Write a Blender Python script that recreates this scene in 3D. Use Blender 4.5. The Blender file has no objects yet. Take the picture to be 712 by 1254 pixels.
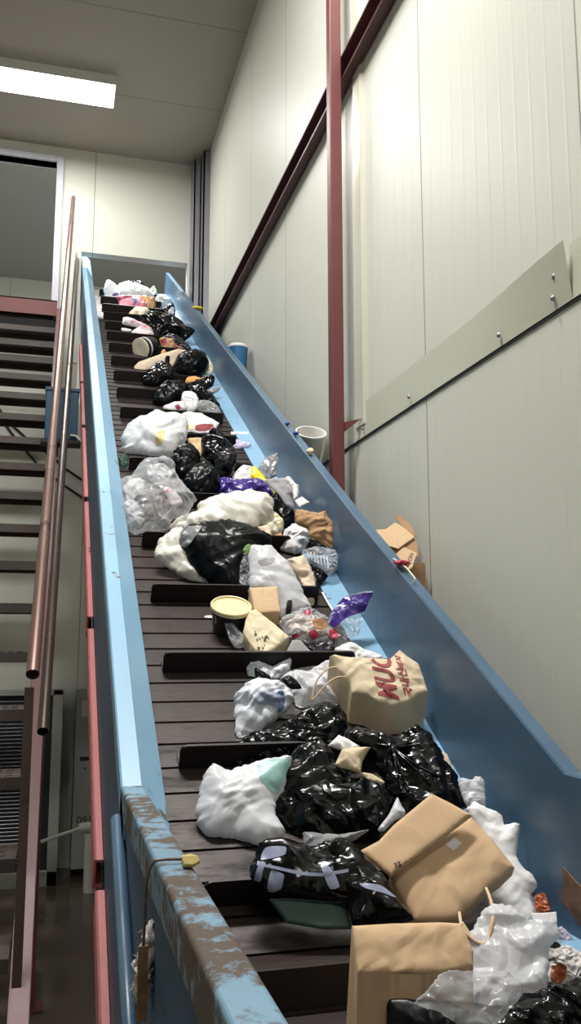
import bpy, bmesh, math, random
import numpy as np
from mathutils import Vector, Matrix, noise
from mathutils.geometry import delaunay_2d_cdt
from mathutils.bvhtree import BVHTree

sc = bpy.context.scene
col = sc.collection
CZ = 1.68                       # eye height above the floor
CAM = Vector((0, 0, CZ))
F, CX, CY = 1066.0, 356.0, 627.0
PITCH = math.atan((785 - CY) / F)
YAW = math.atan((356 - 66) / (F / math.cos(PITCH)))
FW = Vector((math.sin(YAW)*math.cos(PITCH), math.cos(YAW)*math.cos(PITCH), math.sin(PITCH)))
RT = Vector((math.cos(YAW), -math.sin(YAW), 0))
UP = RT.cross(FW)
H = 1.45                        # belt plane passes this far below the eye
TH = math.radians(30.537)       # slope of the belt
TT = math.tan(TH)
ZK = CZ - 0.534                 # height of the level infeed
YK = (ZK - CZ + H) / TT         # where the belt starts to climb
XR = 0.92                       # inner face of the right side panel
XW = 1.12                       # right wall
YB = 7.05                       # back wall
ZC = CZ + 4.10                  # ceiling
NB = Vector((0, -math.sin(TH), math.cos(TH)))
DB = Vector((0, math.cos(TH), math.sin(TH)))

def ray(x, y): return FW + RT*((x-CX)/F) - UP*((y-CY)/F)
def on_y(x, y, Y): r = ray(x, y); return CAM + r*(Y/r.y)
def on_x(x, y, X): r = ray(x, y); return CAM + r*(X/r.x)
def on_z(x, y, Z): r = ray(x, y); return CAM + r*((Z-CZ)/r.z)
def on_plane(x, y, P, n):
    r = ray(x, y); return CAM + r*((P-CAM).dot(n)/r.dot(n))
def belt_z(y): return max(ZK, CZ - H + TT*y)
def on_belt(x, y):
    r = ray(x, y)
    t = H/(TT*r.y - r.z)
    if r.z < 0: t = min(t, (ZK-CZ)/r.z)
    return CAM + r*t
def cv(X, y, h): return Vector((X, y - h*math.sin(TH), CZ - H + TT*y + h*math.cos(TH)))

# ------------------------------------------------------------------ materials
def lin(c):
    return tuple(((v/255)/12.92 if v/255 <= .04045 else ((v/255+.055)/1.055)**2.4) for v in c) + (1,)
class NT:
    def __init__(s, name):
        s.m = bpy.data.materials.new(name); s.m.use_nodes = True
        s.t = s.m.node_tree; s.t.nodes.clear()
        s.out = s.t.nodes.new('ShaderNodeOutputMaterial')
        s.p = s.t.nodes.new('ShaderNodeBsdfPrincipled')
        s.t.links.new(s.p.outputs[0], s.out.inputs[0])
        s.tc = s.t.nodes.new('ShaderNodeTexCoord')
    def n(s, typ, ins=None, **kw):
        nd = s.t.nodes.new(typ)
        for k, v in kw.items(): setattr(nd, k, v)
        for k, v in (ins or {}).items():
            if hasattr(v, 'bl_idname') or isinstance(v, bpy.types.NodeSocket): s.t.links.new(v, nd.inputs[k])
            else: nd.inputs[k].default_value = v
        return nd
    def set(s, k, v):
        if isinstance(v, bpy.types.NodeSocket): s.t.links.new(v, s.p.inputs[k])
        else: s.p.inputs[k].default_value = v
    def co(s, scale=(1,1,1), src='Object'):
        return s.n('ShaderNodeMapping', {'Vector': s.tc.outputs[src], 'Scale': scale}).outputs[0]
    def noise(s, vec, scale, detail=4, rough=.6, dist=0):
        return s.n('ShaderNodeTexNoise', {'Vector': vec, 'Scale': scale, 'Detail': detail, 'Roughness': rough, 'Distortion': dist}).outputs['Fac']
    def ramp(s, fac, stops, interp='LINEAR'):
        r = s.n('ShaderNodeValToRGB', {'Fac': fac}); cr = r.color_ramp; cr.interpolation = interp
        while len(cr.elements) < len(stops): cr.elements.new(.5)
        for e, (p, c) in zip(cr.elements, stops): e.position = p; e.color = c if len(c) == 4 else (*c, 1)
        return r.outputs[0]
    def mix(s, fac, a, b, blend='MIX'):
        m = s.n('ShaderNodeMix', data_type='RGBA', blend_type=blend)
        for sock, v in ((m.inputs[0], fac), (m.inputs[6], a), (m.inputs[7], b)):
            if isinstance(v, bpy.types.NodeSocket): s.t.links.new(v, sock)
            else: sock.default_value = v
        return m.outputs[2]
    def math(s, op, a, b=0.0, c=0.0):
        m = s.n('ShaderNodeMath', operation=op)
        for i, v in enumerate((a, b, c)):
            if isinstance(v, bpy.types.NodeSocket): s.t.links.new(v, m.inputs[i])
            else: m.inputs[i].default_value = v
        return m.outputs[0]
    def bump(s, height, strength=.3, dist=.01):
        b = s.n('ShaderNodeBump', {'Height': height, 'Strength': strength, 'Distance': dist})
        s.t.links.new(b.outputs[0], s.p.inputs['Normal']); return b

W1 = (1,1,1,1); K1 = (0,0,0,1)
def worn(name, base, rust, wear=.55, soft=.06, rough=.5, scale=14, dark=.75, metal=0, stretch=(1,1,1), spec=.5, bump=.25):
    a = NT(name); v = a.co(stretch)
    big = a.noise(v, scale, 6, .65); fine = a.noise(v, scale*6, 4, .7); tone = a.noise(v, 2.5, 3)
    mask = a.math('ADD', a.math('MULTIPLY', big, .7), a.math('MULTIPLY', fine, .3))
    mr = a.ramp(mask, [(wear, K1), (wear+soft, W1)])
    b2 = tuple(c*dark for c in base[:3]) + (1,)
    c = a.mix(a.ramp(tone, [(.35, K1), (.65, W1)]), b2, base)
    r2 = a.mix(fine, tuple(c*.4 for c in rust[:3]) + (1,), rust)
    a.set('Base Color', a.mix(mr, c, r2))
    a.set('Roughness', a.math('ADD', rough, a.math('MULTIPLY', mr, .3)))
    a.set('Specular IOR Level', spec); a.set('Metallic', metal)
    a.bump(mask, bump, .004)
    return a.m
def plain(name, c, rough=.5, metal=0, var=.12, scale=20, bump=.1, spec=.5):
    a = NT(name); v = a.co()
    f = a.noise(v, scale, 4)
    lo = tuple(x*(1-var) for x in c[:3]) + (1,); hi = tuple(min(1, x*(1+var)) for x in c[:3]) + (1,)
    a.set('Base Color', a.mix(f, lo, hi)); a.set('Roughness', rough); a.set('Metallic', metal); a.set('Specular IOR Level', spec)
    if bump: a.bump(f, bump, .003)
    return a.m
def film(name, c, rough=.25, trans=0.0, transl=0.0, bscale=22, bstr=.5, bdist=.008, spec=.5, c2=None, c2scale=6, c2pos=.5, coat=0):
    """plastic film: crinkle bump, optional see-through share and translucency"""
    a = NT(name); v = a.co()
    wv = a.n('ShaderNodeMix', {0: .16, 4: v, 5: a.n('ShaderNodeTexNoise', {'Vector': v, 'Scale': bscale*.5, 'Detail': 2}).outputs['Color']}, data_type='VECTOR').outputs[1]
    def fold(rot, sc_, dist):
        mp = a.n('ShaderNodeMapping', {'Vector': wv, 'Rotation': rot})
        return a.n('ShaderNodeTexWave', {'Vector': mp.outputs[0], 'Scale': sc_, 'Distortion': dist, 'Detail': 1.0, 'Detail Scale': 1.3}, wave_type='BANDS', wave_profile='TRI').outputs['Fac']
    k = bscale*.16
    h = a.math('ADD', fold((.3,.5,.2), k, 3.5), a.math('MULTIPLY', fold((1.2,.1,1.4), k*1.7, 4.0), .7))
    h = a.math('ADD', h, a.math('MULTIPLY', fold((2.1,.9,.6), k*3.1, 5.0), .35))
    h = a.math('MULTIPLY', h, a.math('ADD', .35, a.noise(v, bscale*.5, 1.5, .5, .6)))
    cc = c
    if c2 is not None: cc = a.mix(a.ramp(a.noise(v, c2scale, 3), [(c2pos, K1), (c2pos+.06, W1)]), c, c2)
    a.set('Base Color', cc); a.set('Roughness', rough); a.set('Specular IOR Level', spec)
    if coat: a.set('Coat Weight', coat); a.set('Coat Roughness', .08)
    bn = a.bump(h, bstr, bdist)
    last = a.p.outputs[0]
    if transl:
        tl = a.n('ShaderNodeBsdfTranslucent'); 
        if isinstance(cc, bpy.types.NodeSocket): a.t.links.new(cc, tl.inputs[0])
        else: tl.inputs[0].default_value = cc
        mx = a.n('ShaderNodeMixShader', {0: transl, 1: last, 2: tl.outputs[0]}); last = mx.outputs[0]
    if trans:
        tp = a.n('ShaderNodeBsdfTransparent')
        fr = a.n('ShaderNodeLayerWeight', {'Blend': .35}).outputs['Facing']
        f = a.math('MULTIPLY', a.math('SUBTRACT', 1.0, a.math('MULTIPLY', fr, .7)), trans)
        mx = a.n('ShaderNodeMixShader', {0: f, 1: last, 2: tp.outputs[0]}); last = mx.outputs[0]
    a.t.links.new(last, a.out.inputs[0])
    return a.m

M = {}
M['blue'] = worn('blue_paint', lin((138,182,212)), lin((118,92,70)), .60, .05, .38, 9, .88, spec=.5)
M['blue_in'] = worn('blue_paint_scuffed_shaded', lin((76,104,128)), lin((108,100,94)), .57, .18, .34, 5, .80, stretch=(1,1,2.2))  # scuffed blue paint, also darkened for the shade on the inner panel
M['blue_worn'] = worn('worn_blue_paint', lin((116,150,172)), lin((98,84,72)), .472, .06, .5, 9, .8, bump=.5)
M['blue_dark'] = worn('blue_paint_shaded', lin((56,92,120)), lin((56,48,44)), .62, .05, .5, 7, .7)  # the conveyor's blue again, darkened for the shade on its outer side
M['red'] = worn('red_oxide_paint', lin((208,120,118)), lin((84,50,46)), .62, .05, .55, 12, .85)
M['maroon'] = worn('maroon_paint', lin((108,57,56)), lin((76,52,47)), .66, .06, .45, 10, .88)
M['brown_beam'] = worn('brown_beam_paint', lin((84,50,47)), lin((56,38,36)), .62, .06, .45, 10, .85)
M['tread'] = worn('worn_tread_steel', lin((84,76,72)), lin((108,82,66)), .56, .12, .5, 10, .7, metal=.2)
M['pipe'] = worn('bare_steel_pipe', lin((138,112,102)), lin((84,64,56)), .55, .1, .32, 7, .8, metal=.55, bump=.1)
M['pipe_dark'] = worn('dark_steel_pipe', lin((104,90,84)), lin((60,48,44)), .55, .1, .3, 7, .8, metal=.6, bump=.1)
M['belt'] = worn('soiled_steel_slats', lin((62,51,47)), lin((34,28,26)), .48, .16, .42, 8, .75, metal=.25, stretch=(.5,1.6,1.6), bump=.35)
M['flight'] = worn('dark_flight_plate', lin((28,20,19)), lin((50,40,37)), .62, .08, .5, 10, .7, bump=.2)
M['pit'] = plain('dark_steel', lin((30,28,28)), .6)
M['galv'] = plain('galvanised_steel', lin((150,148,156)), .4, .5, .15, 8, .05)
M['frame_white'] = plain('pale_door_frame', lin((196,196,206)), .4, 0, .05)
M['white_steel'] = plain('white_steel', lin((205,207,200)), .4, 0, .05)
M['grey_steel'] = plain('grey_cabinet_paint', lin((176,180,174)), .45, 0, .06)
M['black'] = plain('black_rubber', lin((24,24,26)), .6, 0, .2, bump=.05)
M['grille'] = plain('dark_grille', lin((44,52,52)), .5, .2)
M['pvc'] = plain('white_pvc', lin((222,222,216)), .35, 0, .04, bump=0)
M['motor'] = plain('blue_box_paint', lin((44,82,106)), .4, 0, .12)
M['rust'] = worn('rusted_plate', lin((132,98,74)), lin((92,66,50)), .45, .2, .75, 12, .7)

def wall_mat(name, base, axis, seam0, seam, rib=True, rough=.40):
    a = NT(name)
    sx = a.n('ShaderNodeSeparateXYZ', {'Vector': a.tc.outputs['Object']})
    u = sx.outputs['Y' if axis == 'y' else 'X']
    t = a.math('FRACT', a.math('DIVIDE', a.math('SUBTRACT', u, seam0), seam))
    d = a.math('MULTIPLY', a.math('MINIMUM', t, a.math('SUBTRACT', 1.0, t)), seam)
    line = a.ramp(a.math('DIVIDE', d, .0045), [(.25, W1), (1, K1)])
    v = a.co((1,1,1)); tone = a.noise(a.co((1.5,1.5,.5)), 1.3, 3)
    speck = a.noise(v, 42, 2, .5)
    c = a.mix(tone, tuple(x*.93 for x in base[:3]) + (1,), base)
    c = a.mix(a.ramp(speck, [(.79, K1), (.805, W1)]), c, lin((96,90,80)))
    c = a.mix(line, c, tuple(x*.35 for x in base[:3]) + (1,))
    a.set('Base Color', c); a.set('Roughness', a.math('ADD', rough, a.math('MULTIPLY', a.noise(v, 3, 3), .12)))
    h = a.math('MULTIPLY', line, -1.0)
    if rib:
        tr = a.math('FRACT', a.math('DIVIDE', u, .0755))
        dr = a.math('MINIMUM', tr, a.math('SUBTRACT', 1.0, tr))
        rb = a.ramp(dr, [(.0, W1), (.10, K1)], 'EASE')
        h = a.math('ADD', h, a.math('MULTIPLY', rb, .42))
        h = a.math('ADD', h, a.math('MULTIPLY', a.noise(a.co((1,9,.35)), 1.2, 3), .35))
    a.set('Specular IOR Level', .36); a.bump(h, .4, .004)
    return a.m
M['wall'] = wall_mat('cream_panel', lin((215,215,203)), 'y', .72, .885)
M['wall_b'] = wall_mat('cream_panel_back', lin((213,213,201)), 'x', .19, .9, False)
M['ceil'] = wall_mat('ceiling_panel', lin((170,165,154)), 'y', 5.28, .92, False, .45)
M['strip'] = plain('cream_flashing', lin((205,205,186)), .28, 0, .04, 3, .05)
M['ceil2'] = plain('grey_panel', lin((150,150,146)), .5, 0, .05, 3, 0)
a = NT('wet_concrete'); v = a.co()
tone = a.noise(v, 1.1, 6, .6); fine = a.noise(v, 9, 5)
a.set('Base Color', a.mix(fine, a.mix(tone, lin((70,60,54)), lin((126,112,100))), lin((92,82,74))))
wet = a.ramp(a.noise(v, .9, 3), [(.42, (.08,.08,.08)), (.62, (.55,.55,.55))])
a.set('Roughness', wet); a.bump(fine, .12, .006); M['floor'] = a.m
a = NT('lamp_glow'); a.set('Base Color', W1); a.set('Emission Color', (1,.99,.97,1)); a.set('Emission Strength', 10.0); M['lamp'] = a.m

# ------------------------------------------------------------------ mesh helpers
def mesh_obj(name, verts, faces, mat, parent=None, loc=None, smooth=False, angle=None, label=None):
    me = bpy.data.meshes.new(name)
    o0 = Vector(loc) if loc is not None else Vector((0,0,0))
    me.from_pydata([tuple(Vector(v) - o0) for v in verts], [], faces); me.validate()
    bm = bmesh.new(); bm.from_mesh(me); bmesh.ops.recalc_face_normals(bm, faces=bm.faces); bm.to_mesh(me); bm.free()
    if mat: me.materials.append(M[mat] if isinstance(mat, str) else mat)
    if smooth or angle is not None:
        me.polygons.foreach_set('use_smooth', [True]*len(me.polygons))
        if angle is not None: me.set_sharp_from_angle(angle=math.radians(angle))
    ob = bpy.data.objects.new(name, me); col.objects.link(ob)
    if parent is not None:
        ob.parent = parent; ob.location = o0 - parent_world(parent)
    else: ob.location = o0
    if label: ob['label'] = label
    return ob
def parent_world(p):
    v = Vector((0,0,0))
    while p is not None: v += p.location; p = p.parent
    return v
class MB:
    """collects shapes for ONE mesh"""
    def __init__(s): s.v = []; s.f = []
    def add(s, vs, fs):
        k = len(s.v); s.v += [Vector(v) for v in vs]; s.f += [tuple(i+k for i in f) for f in fs]; return s
    def box(s, a, b):
        (x0,y0,z0),(x1,y1,z1) = a, b
        return s.add([(x0,y0,z0),(x1,y0,z0),(x1,y1,z0),(x0,y1,z0),(x0,y0,z1),(x1,y0,z1),(x1,y1,z1),(x0,y1,z1)],
                     [(0,3,2,1),(4,5,6,7),(0,1,5,4),(1,2,6,5),(2,3,7,6),(3,0,4,7)])
    def obox(s, c, ax, ay, az):
        c, ax, ay, az = map(Vector, (c, ax, ay, az))
        vs = [c + ax*i + ay*j + az*k for k in (-1,1) for i, j in ((-1,-1),(1,-1),(1,1),(-1,1))]
        return s.add(vs, [(0,3,2,1),(4,5,6,7),(0,1,5,4),(1,2,6,5),(2,3,7,6),(3,0,4,7)])
    def tube(s, pts, r, n=10, cap=True, inner=None):
        pts = [Vector(p) for p in pts]; rs = r if isinstance(r, (list, tuple)) else [r]*len(pts)
        d0 = (pts[1]-pts[0]).normalized(); side = d0.cross(Vector((0,0,1)))
        if side.length < .05: side = d0.cross(Vector((1,0,0)))
        side.normalize(); rings = []
        for i, p in enumerate(pts):
            d = (pts[min(i+1, len(pts)-1)] - pts[max(i-1, 0)]).normalized()
            side = (side - d*side.dot(d)).normalized(); up = d.cross(side)
            rings.append([p + (side*math.cos(2*math.pi*k/n) + up*math.sin(2*math.pi*k/n))*rs[i] for k in range(n)])
        vs = [v for rg in rings for v in rg]; fs = []
        for i in range(len(pts)-1):
            for k in range(n): fs.append((i*n+k, i*n+(k+1)%n, (i+1)*n+(k+1)%n, (i+1)*n+k))
        if cap: fs.append(tuple(range(n))[::-1]); fs.append(tuple((len(pts)-1)*n+k for k in range(n)))
        return s.add(vs, fs)
    def lathe(s, c, axis, prof, n=32):
        """prof: (radius, height along axis) from outside bottom round to inside"""
        c, ax = Vector(c), Vector(axis).normalized()
        e1 = ax.cross(Vector((0,1,0)));
        if e1.length < .1: e1 = ax.cross(Vector((1,0,0)))
        e1.normalize(); e2 = ax.cross(e1); vs = []; fs = []
        for r, h in prof:
            for k in range(n):
                t = 2*math.pi*k/n; vs.append(c + ax*h + (e1*math.cos(t)+e2*math.sin(t))*max(r, 1e-4))
        for i in range(len(prof)-1):
            for k in range(n): fs.append((i*n+k, i*n+(k+1)%n, (i+1)*n+(k+1)%n, (i+1)*n+k))
        fs.append(tuple(range(n))[::-1]); fs.append(tuple((len(prof)-1)*n+k for k in range(n)))
        return s.add(vs, fs)
    def prism(s, poly, vec):
        vec = Vector(vec); n = len(poly); P = [Vector(p) for p in poly]
        return s.add(P + [p+vec for p in P], [tuple(range(n))[::-1], tuple(range(n, 2*n))] + [(i,(i+1)%n,n+(i+1)%n,n+i) for i in range(n)])
    def build(s, name, mat, parent=None, loc=None, smooth=False, angle=None, bevel=0, label=None):
        o = mesh_obj(name, s.v, s.f, mat, parent, loc, smooth, angle, label)
        if bevel:
            m = o.modifiers.new('bevel', 'BEVEL'); m.width = bevel; m.segments = 2; m.limit_method = 'ANGLE'
        return o
def struct(o): o['kind'] = 'structure'; return o
def tag(o, label, cat, group=None):
    o['label'] = label; o['category'] = cat
    if group: o['group'] = group
    return o
def empty(name, loc, label, cat, group=None):
    o = bpy.data.objects.new(name, None); o.location = loc; o.empty_display_size = .1; col.objects.link(o)
    return tag(o, label, cat, group)

# ------------------------------------------------------------------ the room
Y0 = -3.5
struct(MB().box((-5, Y0, -.1), (XW+.1, YB+.1, 0)).build('floor', 'floor'))
struct(MB().box((-5, Y0, ZC), (XW+.12, YB, ZC+.1)).build('ceiling', 'ceil'))
struct(MB().box((XW, Y0, 0), (XW+.1, YB+.1, ZC)).build('wall_right', 'wall'))
struct(MB().box((-5, Y0, 0), (-4.9, YB, ZC)).build('wall_left', 'wall'))
struct(MB().box((-5, Y0-.1, 0), (XW+.1, Y0, ZC)).build('wall_rear', 'wall_b'))
Zr = lambda z: CZ + z
# back wall: door opening left, chute opening for the conveyor
DX0, DX1, DZ = -2.4, -.115, Zr(3.96)
OX0, OX1, OZ0, OZ1 = .10, .985, Zr(1.9), Zr(3.2)
b = MB()
b.box((-5, YB, 0), (DX0, YB+.1, ZC)); b.box((DX0, YB, 0), (DX1, YB+.1, Zr(2.55))); b.box((DX0, YB, DZ), (DX1, YB+.1, ZC))
b.box((DX1, YB, 0), (OX0, YB+.1, ZC)); b.box((OX0, YB, 0), (OX1, YB+.1, OZ0)); b.box((OX0, YB, OZ1), (OX1, YB+.1, ZC)); b.box((OX1, YB, 0), (XW, YB+.1, ZC))
struct(b.build('wall_back', 'wall_b'))
b = MB(); b.box((DX1-.01, YB-.03, Zr(2.55)), (DX1+.045, YB+.12, DZ+.05)); b.box((DX0, YB-.03, DZ), (DX1-.01, YB+.12, DZ+.05))
struct(b.build('trim_1', 'frame_white', bevel=.004))
# room beyond
b = MB(); b.box((-4, YB+.1, Zr(2.45)), (XW+.1, 11.5, Zr(2.55)))
b.box((OX0, YB+.1, OZ0-.05), (OX1+.1, 8.9, OZ0))
b2 = MB(); b2.box((-4, YB+.1, Zr(2.45)), (-.12, 11.5, Zr(2.55)))
struct(b2.build('floor_upper', 'ceil2'))
struct(MB().box((-4, 11.2, Zr(1.8)), (2.6, 11.3, Zr(4.7))).build('wall_upper_room', 'wall_b'))
struct(MB().box((-4, YB+.1, Zr(4.62)), (2.6, 11.3, Zr(4.72))).build('ceiling_upper_room', 'ceil2'))
struct(MB().box((2.5, YB+.1, Zr(1.8)), (2.6, 11.3, Zr(4.7))).build('wall_upper_side', 'wall'))
# corner guide channel, galvanised
b = MB(); b.box((1.0, YB-.20, 0), (1.012, YB, Zr(4.05))); b.box((1.0, YB-.20, 0), (1.05, YB-.19, Zr(4.05)))
b.box((1.062, YB-.30, 0), (XW, YB-.29, Zr(4.08))); b.box((1.062, YB-.30, 0), (1.075, YB-.12, Zr(4.08)))
struct(b.build('trim_2', 'galv'))
# flashing strip on the right wall, two overlapping lengths with the bent end
zt, zb = Zr(.905), Zr(.772)
def strip(y0, y1, n, bend):
    vs = []; fs = []
    K = 5
    for i in range(n+1):
        t = i/n; y = y0 + (y1-y0)*t
        bx = bend*math.exp(-((t)/.10)**2)
        for j in range(K):
            s = j/(K-1); z = zb + (zt-zb)*s + bx*.4*s
            x = XW - .006  - bx*s
            vs.append((x, y, z))
    for i in range(n):
        for j in range(K-1): fs.append((i*K+j, i*K+j+1, (i+1)*K+j+1, (i+1)*K+j))
    o = mesh_obj('flash', vs, fs, 'strip', smooth=(bend > 0)); return o
s1 = strip(1.66, 5.2, 60, .018); s1.name = 'trim_3'; struct(s1)
s2 = strip(-1.0, 1.665, 30, 0); s2.name = 'trim_4'; struct(s2)
for y, z in ((1.73, .80), (1.72, .85), (1.99, .80), (2.6, .80), (3.05, .80)):
    b = MB().lathe((XW-.012, y, Zr(z)), (-1,0,0), [(.007,0),(.007,.003),(.0045,.006),(.001,.007)], 10)
    o = b.build('rivet', 'galv', parent=s1); o['kind'] = 'structure'
struct(MB().box((XW-.004, -1, zb-.008), (XW, 5.2, zb+.002)).build('trim_5', 'black'))
# vertical cream cover strip beside the post
struct(MB().prism([(XW-.0, 3.02, Zr(.82)), (XW-.012, 3.05, Zr(.82)), (XW-.012, 3.13, Zr(.82)), (XW, 3.16, Zr(.82))], (0,0,3.28)).build('trim_6', 'strip'))

# ------------------------------------------------------------------ posts and beams at the right wall
post = empty('steel_post', (1.035, 3.16, 0), 'tall maroon square steel post standing between the conveyor and the right wall', 'post')
MB().box((1.012, 3.135, 0), (1.062, 3.185, ZC)).build('column', 'maroon', post, (1.035, 3.16, 0), bevel=.004)
b = MB().prism([(1.062, 3.14, Zr(.845)), (1.062, 3.14, Zr(.805)), (XW-.012, 3.07, Zr(.845))], (0,.012,0))
b.build('bracket', 'maroon', post, (1.06, 3.14, Zr(.86)))
zb1 = Zr(2.37)
b = MB(); xw = XW-.005
b.prism([(xw, .6, zb1-.055), (xw, .6, zb1+.055), (xw-.045, .6, zb1+.055), (xw-.045, .6, zb1+.046), (xw-.008, .6, zb1+.046), (xw-.008, .6, zb1-.046), (xw-.045, .6, zb1-.046), (xw-.045, .6, zb1-.055)], (0, YB-.35-.6, 0))
tag(b.build('wall_beam', 'brown_beam', loc=(xw, .6, zb1-.055)), 'dark brown steel channel beam running level along the cream right wall behind the post', 'beam')

# ------------------------------------------------------------------ ceiling lamps
def lamp(x0, x1, y, label):
    t = empty('ceiling_lamp', ((x0+x1)/2, y, ZC-.07), label, 'lamp')
    c = (x0, y, ZC)
    MB().box((x0, y-.145, ZC-.075), (x1, y+.145, ZC)).build('housing', 'white_steel', t, (x0, y, ZC))
    MB().box((x0+.006, y-.139, ZC-.079), (x1-.006, y+.139, ZC-.0755)).build('diffuser', 'lamp', t, (x0, y, ZC-.07))
lamp(-1.15, .285, 6.12, 'lit white ceiling lamp at the upper left of the photo')
lamp(-.75, .75, 2.2, 'lit ceiling lamp overhead just out of the picture')
lamp(-.75, .75, -1.4, 'lit ceiling lamp behind the viewpoint')

lamp_up = Zr(4.62)
# ------------------------------------------------------------------ the conveyor
conv = empty('incline_conveyor', (.5, YK, 0), 'long sky blue inclined slat conveyor carrying rubbish up through the back wall', 'conveyor')
YTOP = 8.05
def top_drop(y): return float(np.interp(y, [YK, 2.75, 8.2], [0, -.036, -.098]))
def sweep(prof, closed=True, y_lo=-.9, y_hi=YTOP, taper=False):
    st = []
    if y_lo < YK: st.append([Vector((x, y_lo, ZK+h)) for x, h in prof]); st.append([Vector((x, YK - h*math.tan(TH/2), ZK+h)) for x, h in prof])
    else: st.append([cv(x, y_lo, h) for x, h in prof])
    if taper: st += [[cv(x, y, h + (top_drop(y) if h > .2 else 0)) for x, h in prof] for y in (2.75, y_hi)]
    else: st.append([cv(x, y_hi, h) for x, h in prof])
    n = len(prof); vs = [p for s in st for p in s]; fs = []
    for i in range(len(st)-1):
        for k in range(n if closed else n-1): fs.append((i*n+k, i*n+(k+1)%n, (i+1)*n+(k+1)%n, (i+1)*n+k))
    if closed: fs += [tuple(range(n))[::-1], tuple((len(st)-1)*n+k for k in range(n))]
    return MB().add(vs, fs)
PL = (.5, YK, 0)
# left side: flange, outer lip, plate and sloping inner skirt; the level part is more worn
def left_prof(): return [(.113,.258),(.113,.300),(.116,.303),(.146,.303),(.149,.299),(.191,.248),(.194,.235),(.2125,.008),(.2095,.008),(.190,.236),(.188,.248),(.146,.297),(.120,.297),(.117,.258)]
sweep(left_prof(), y_lo=YK+.0001).build('side_guard', 'blue', conv, PL)
lp = [(.113,.258),(.113,.300),(.116,.303),(.146,.303),(.150,.299),(.150,.248),(.150,.235),(.150,.008),(.146,.008),(.146,.236),(.146,.248),(.146,.297),(.120,.297),(.117,.258)]
st = [[Vector((x, -.9, ZK+h)) for x, h in lp], [Vector((x, YK - h*math.tan(TH/2), ZK+h)) for x, h in lp], [cv(x, YK+.0002, h) for x, h in lp]]
n = len(lp); fs = []
for i in range(2):
    for k in range(n): fs.append((i*n+k, i*n+(k+1)%n, (i+1)*n+(k+1)%n, (i+1)*n+k))
fs += [tuple(range(n))[::-1]]
MB().add([p for s in st for p in s], fs).build('infeed_guard', 'blue_worn', conv, PL, bevel=.002, label='worn rusty level rail at the foot of the conveyor')
sweep([(.122,-.13),(.122,.29),(.118,.29),(.118,-.13)]).build('side_plate', 'blue_dark', conv, PL, label='outer side plate, its blue darkened for shade')
# right side
rp = [(XR,-.12),(XR,.290),(XR+.003,.294),(XR+.033,.294),(XR+.036,.290),(XR+.036,.25),(XR+.032,.25),(XR+.032,.289),(XR+.004,.289),(XR+.004,-.12)]
sweep(rp, y_hi=YTOP+.15, taper=True).build('side_panel', 'blue_in', conv, PL, label='tall blue side panel along the right wall')
sweep([(.842,.001),(.842,.006),(.9195,.012),(.9195,.007)]).build('skirt_plate', 'blue', conv, PL)
# rusted patch low on the right panel near the bend
pp = [on_x(x, y, XR-.0025) for x, y in ((690,1062),(704,1078),(716,1090),(740,1130),(716,1142),(700,1118),(688,1104))]
MB().prism(pp, (.003,0,0)).build('rust_patch', 'rust', conv, PL, label='brown rusted patch low on the right panel')
# slats
b = MB(); P = .0841
nsl = int((YTOP-YK)/math.cos(TH)/P*1.0)
def slat(c, d, nn):
    L = P*.47
    b.obox(c - nn*.011, (.318,0,0), d*L, nn*.010)
    b.obox(c - nn*.0005 - d*L*.93, (.318,0,0), d*.004, nn*.0025)
s0 = cv(.53, YK, 0)
for i in range(int((YTOP-YK)/math.cos(TH)/P)): slat(s0 + DB*(P*(i+.5)), DB, NB)
for i in range(26): slat(Vector((.53, YK - P*(i+.5), ZK)), Vector((0,1,0)), Vector((0,0,1)))
b.build('slat_belt', 'belt', conv, PL)
sweep([(.20,-.03),(.86,-.03),(.86,-.05),(.20,-.05)]).build('belt_bed', 'pit', conv, PL)
# flights
def flight(c, d, nn):
    w, hgt, r = .2625, .058, .014
    pts = [(-w,0),(-w,hgt-r)] + [(-w+r-r*math.cos(a), hgt-r+r*math.sin(a)) for a in (.5,1.0,1.57)] + [(w-r+r*math.sin(a), hgt-r+r*math.cos(a)) for a in (0,.5,1.0)] + [(w,hgt-r),(w,0)]
    poly = [c + Vector((x,0,0)) + nn*z for x, z in pts]
    m = MB().prism(poly, d*.007)
    m.obox(c + d*.026 + nn*.003, (w,0,0), d*.020, nn*.003)
    return m
k = 0
yf = H*1.368 - .3365*2
while yf > .2:
    if yf < YK-.02: flight(Vector((.54, yf, ZK+.002)), Vector((0,1,0)), Vector((0,0,1))).build('flight', 'flight', conv, PL)
    yf -= .3365
yf = H*1.368 - .3365
while yf < YTOP-.05:
    flight(cv(.54, yf, .002), DB, NB).build('flight', 'flight', conv, PL)
    yf += .3365
# red lower frame, separate channel lengths along the near side
for s0_, s1_ in ((.9,1.80),(1.87,2.695),(2.76,3.60),(3.65,4.5),(4.55,5.3),(5.35,6.3)):
    m = MB()
    for (xa, xb, ha, hb) in ((.098,.1165,-.125,-.119),(.098,.103,-.195,-.119),(.098,.1165,-.195,-.189)):
        if s0_ < YK: pass
        m.prism([cv(xa,s0_,ha), cv(xb,s0_,ha), cv(xb,s0_,hb), cv(xa,s0_,hb)], cv(0,s1_,0)-cv(0,s0_,0))
    m.build('frame_channel', 'red', conv, PL)
sweep([(.120,-.20),(.130,-.20),(.130,-.10),(.120,-.10)], y_hi=6.95).build('lower_chord', 'pit', conv, PL)
for y in (1.2, 3.2, 5.2):
    for x in (.36, .80):
        zt_ = belt_z(y) - .10
        MB().box((x-.03, y-.03, 0), (x+.03, y+.03, zt_)).build('support_leg', 'maroon', conv, PL)
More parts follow.
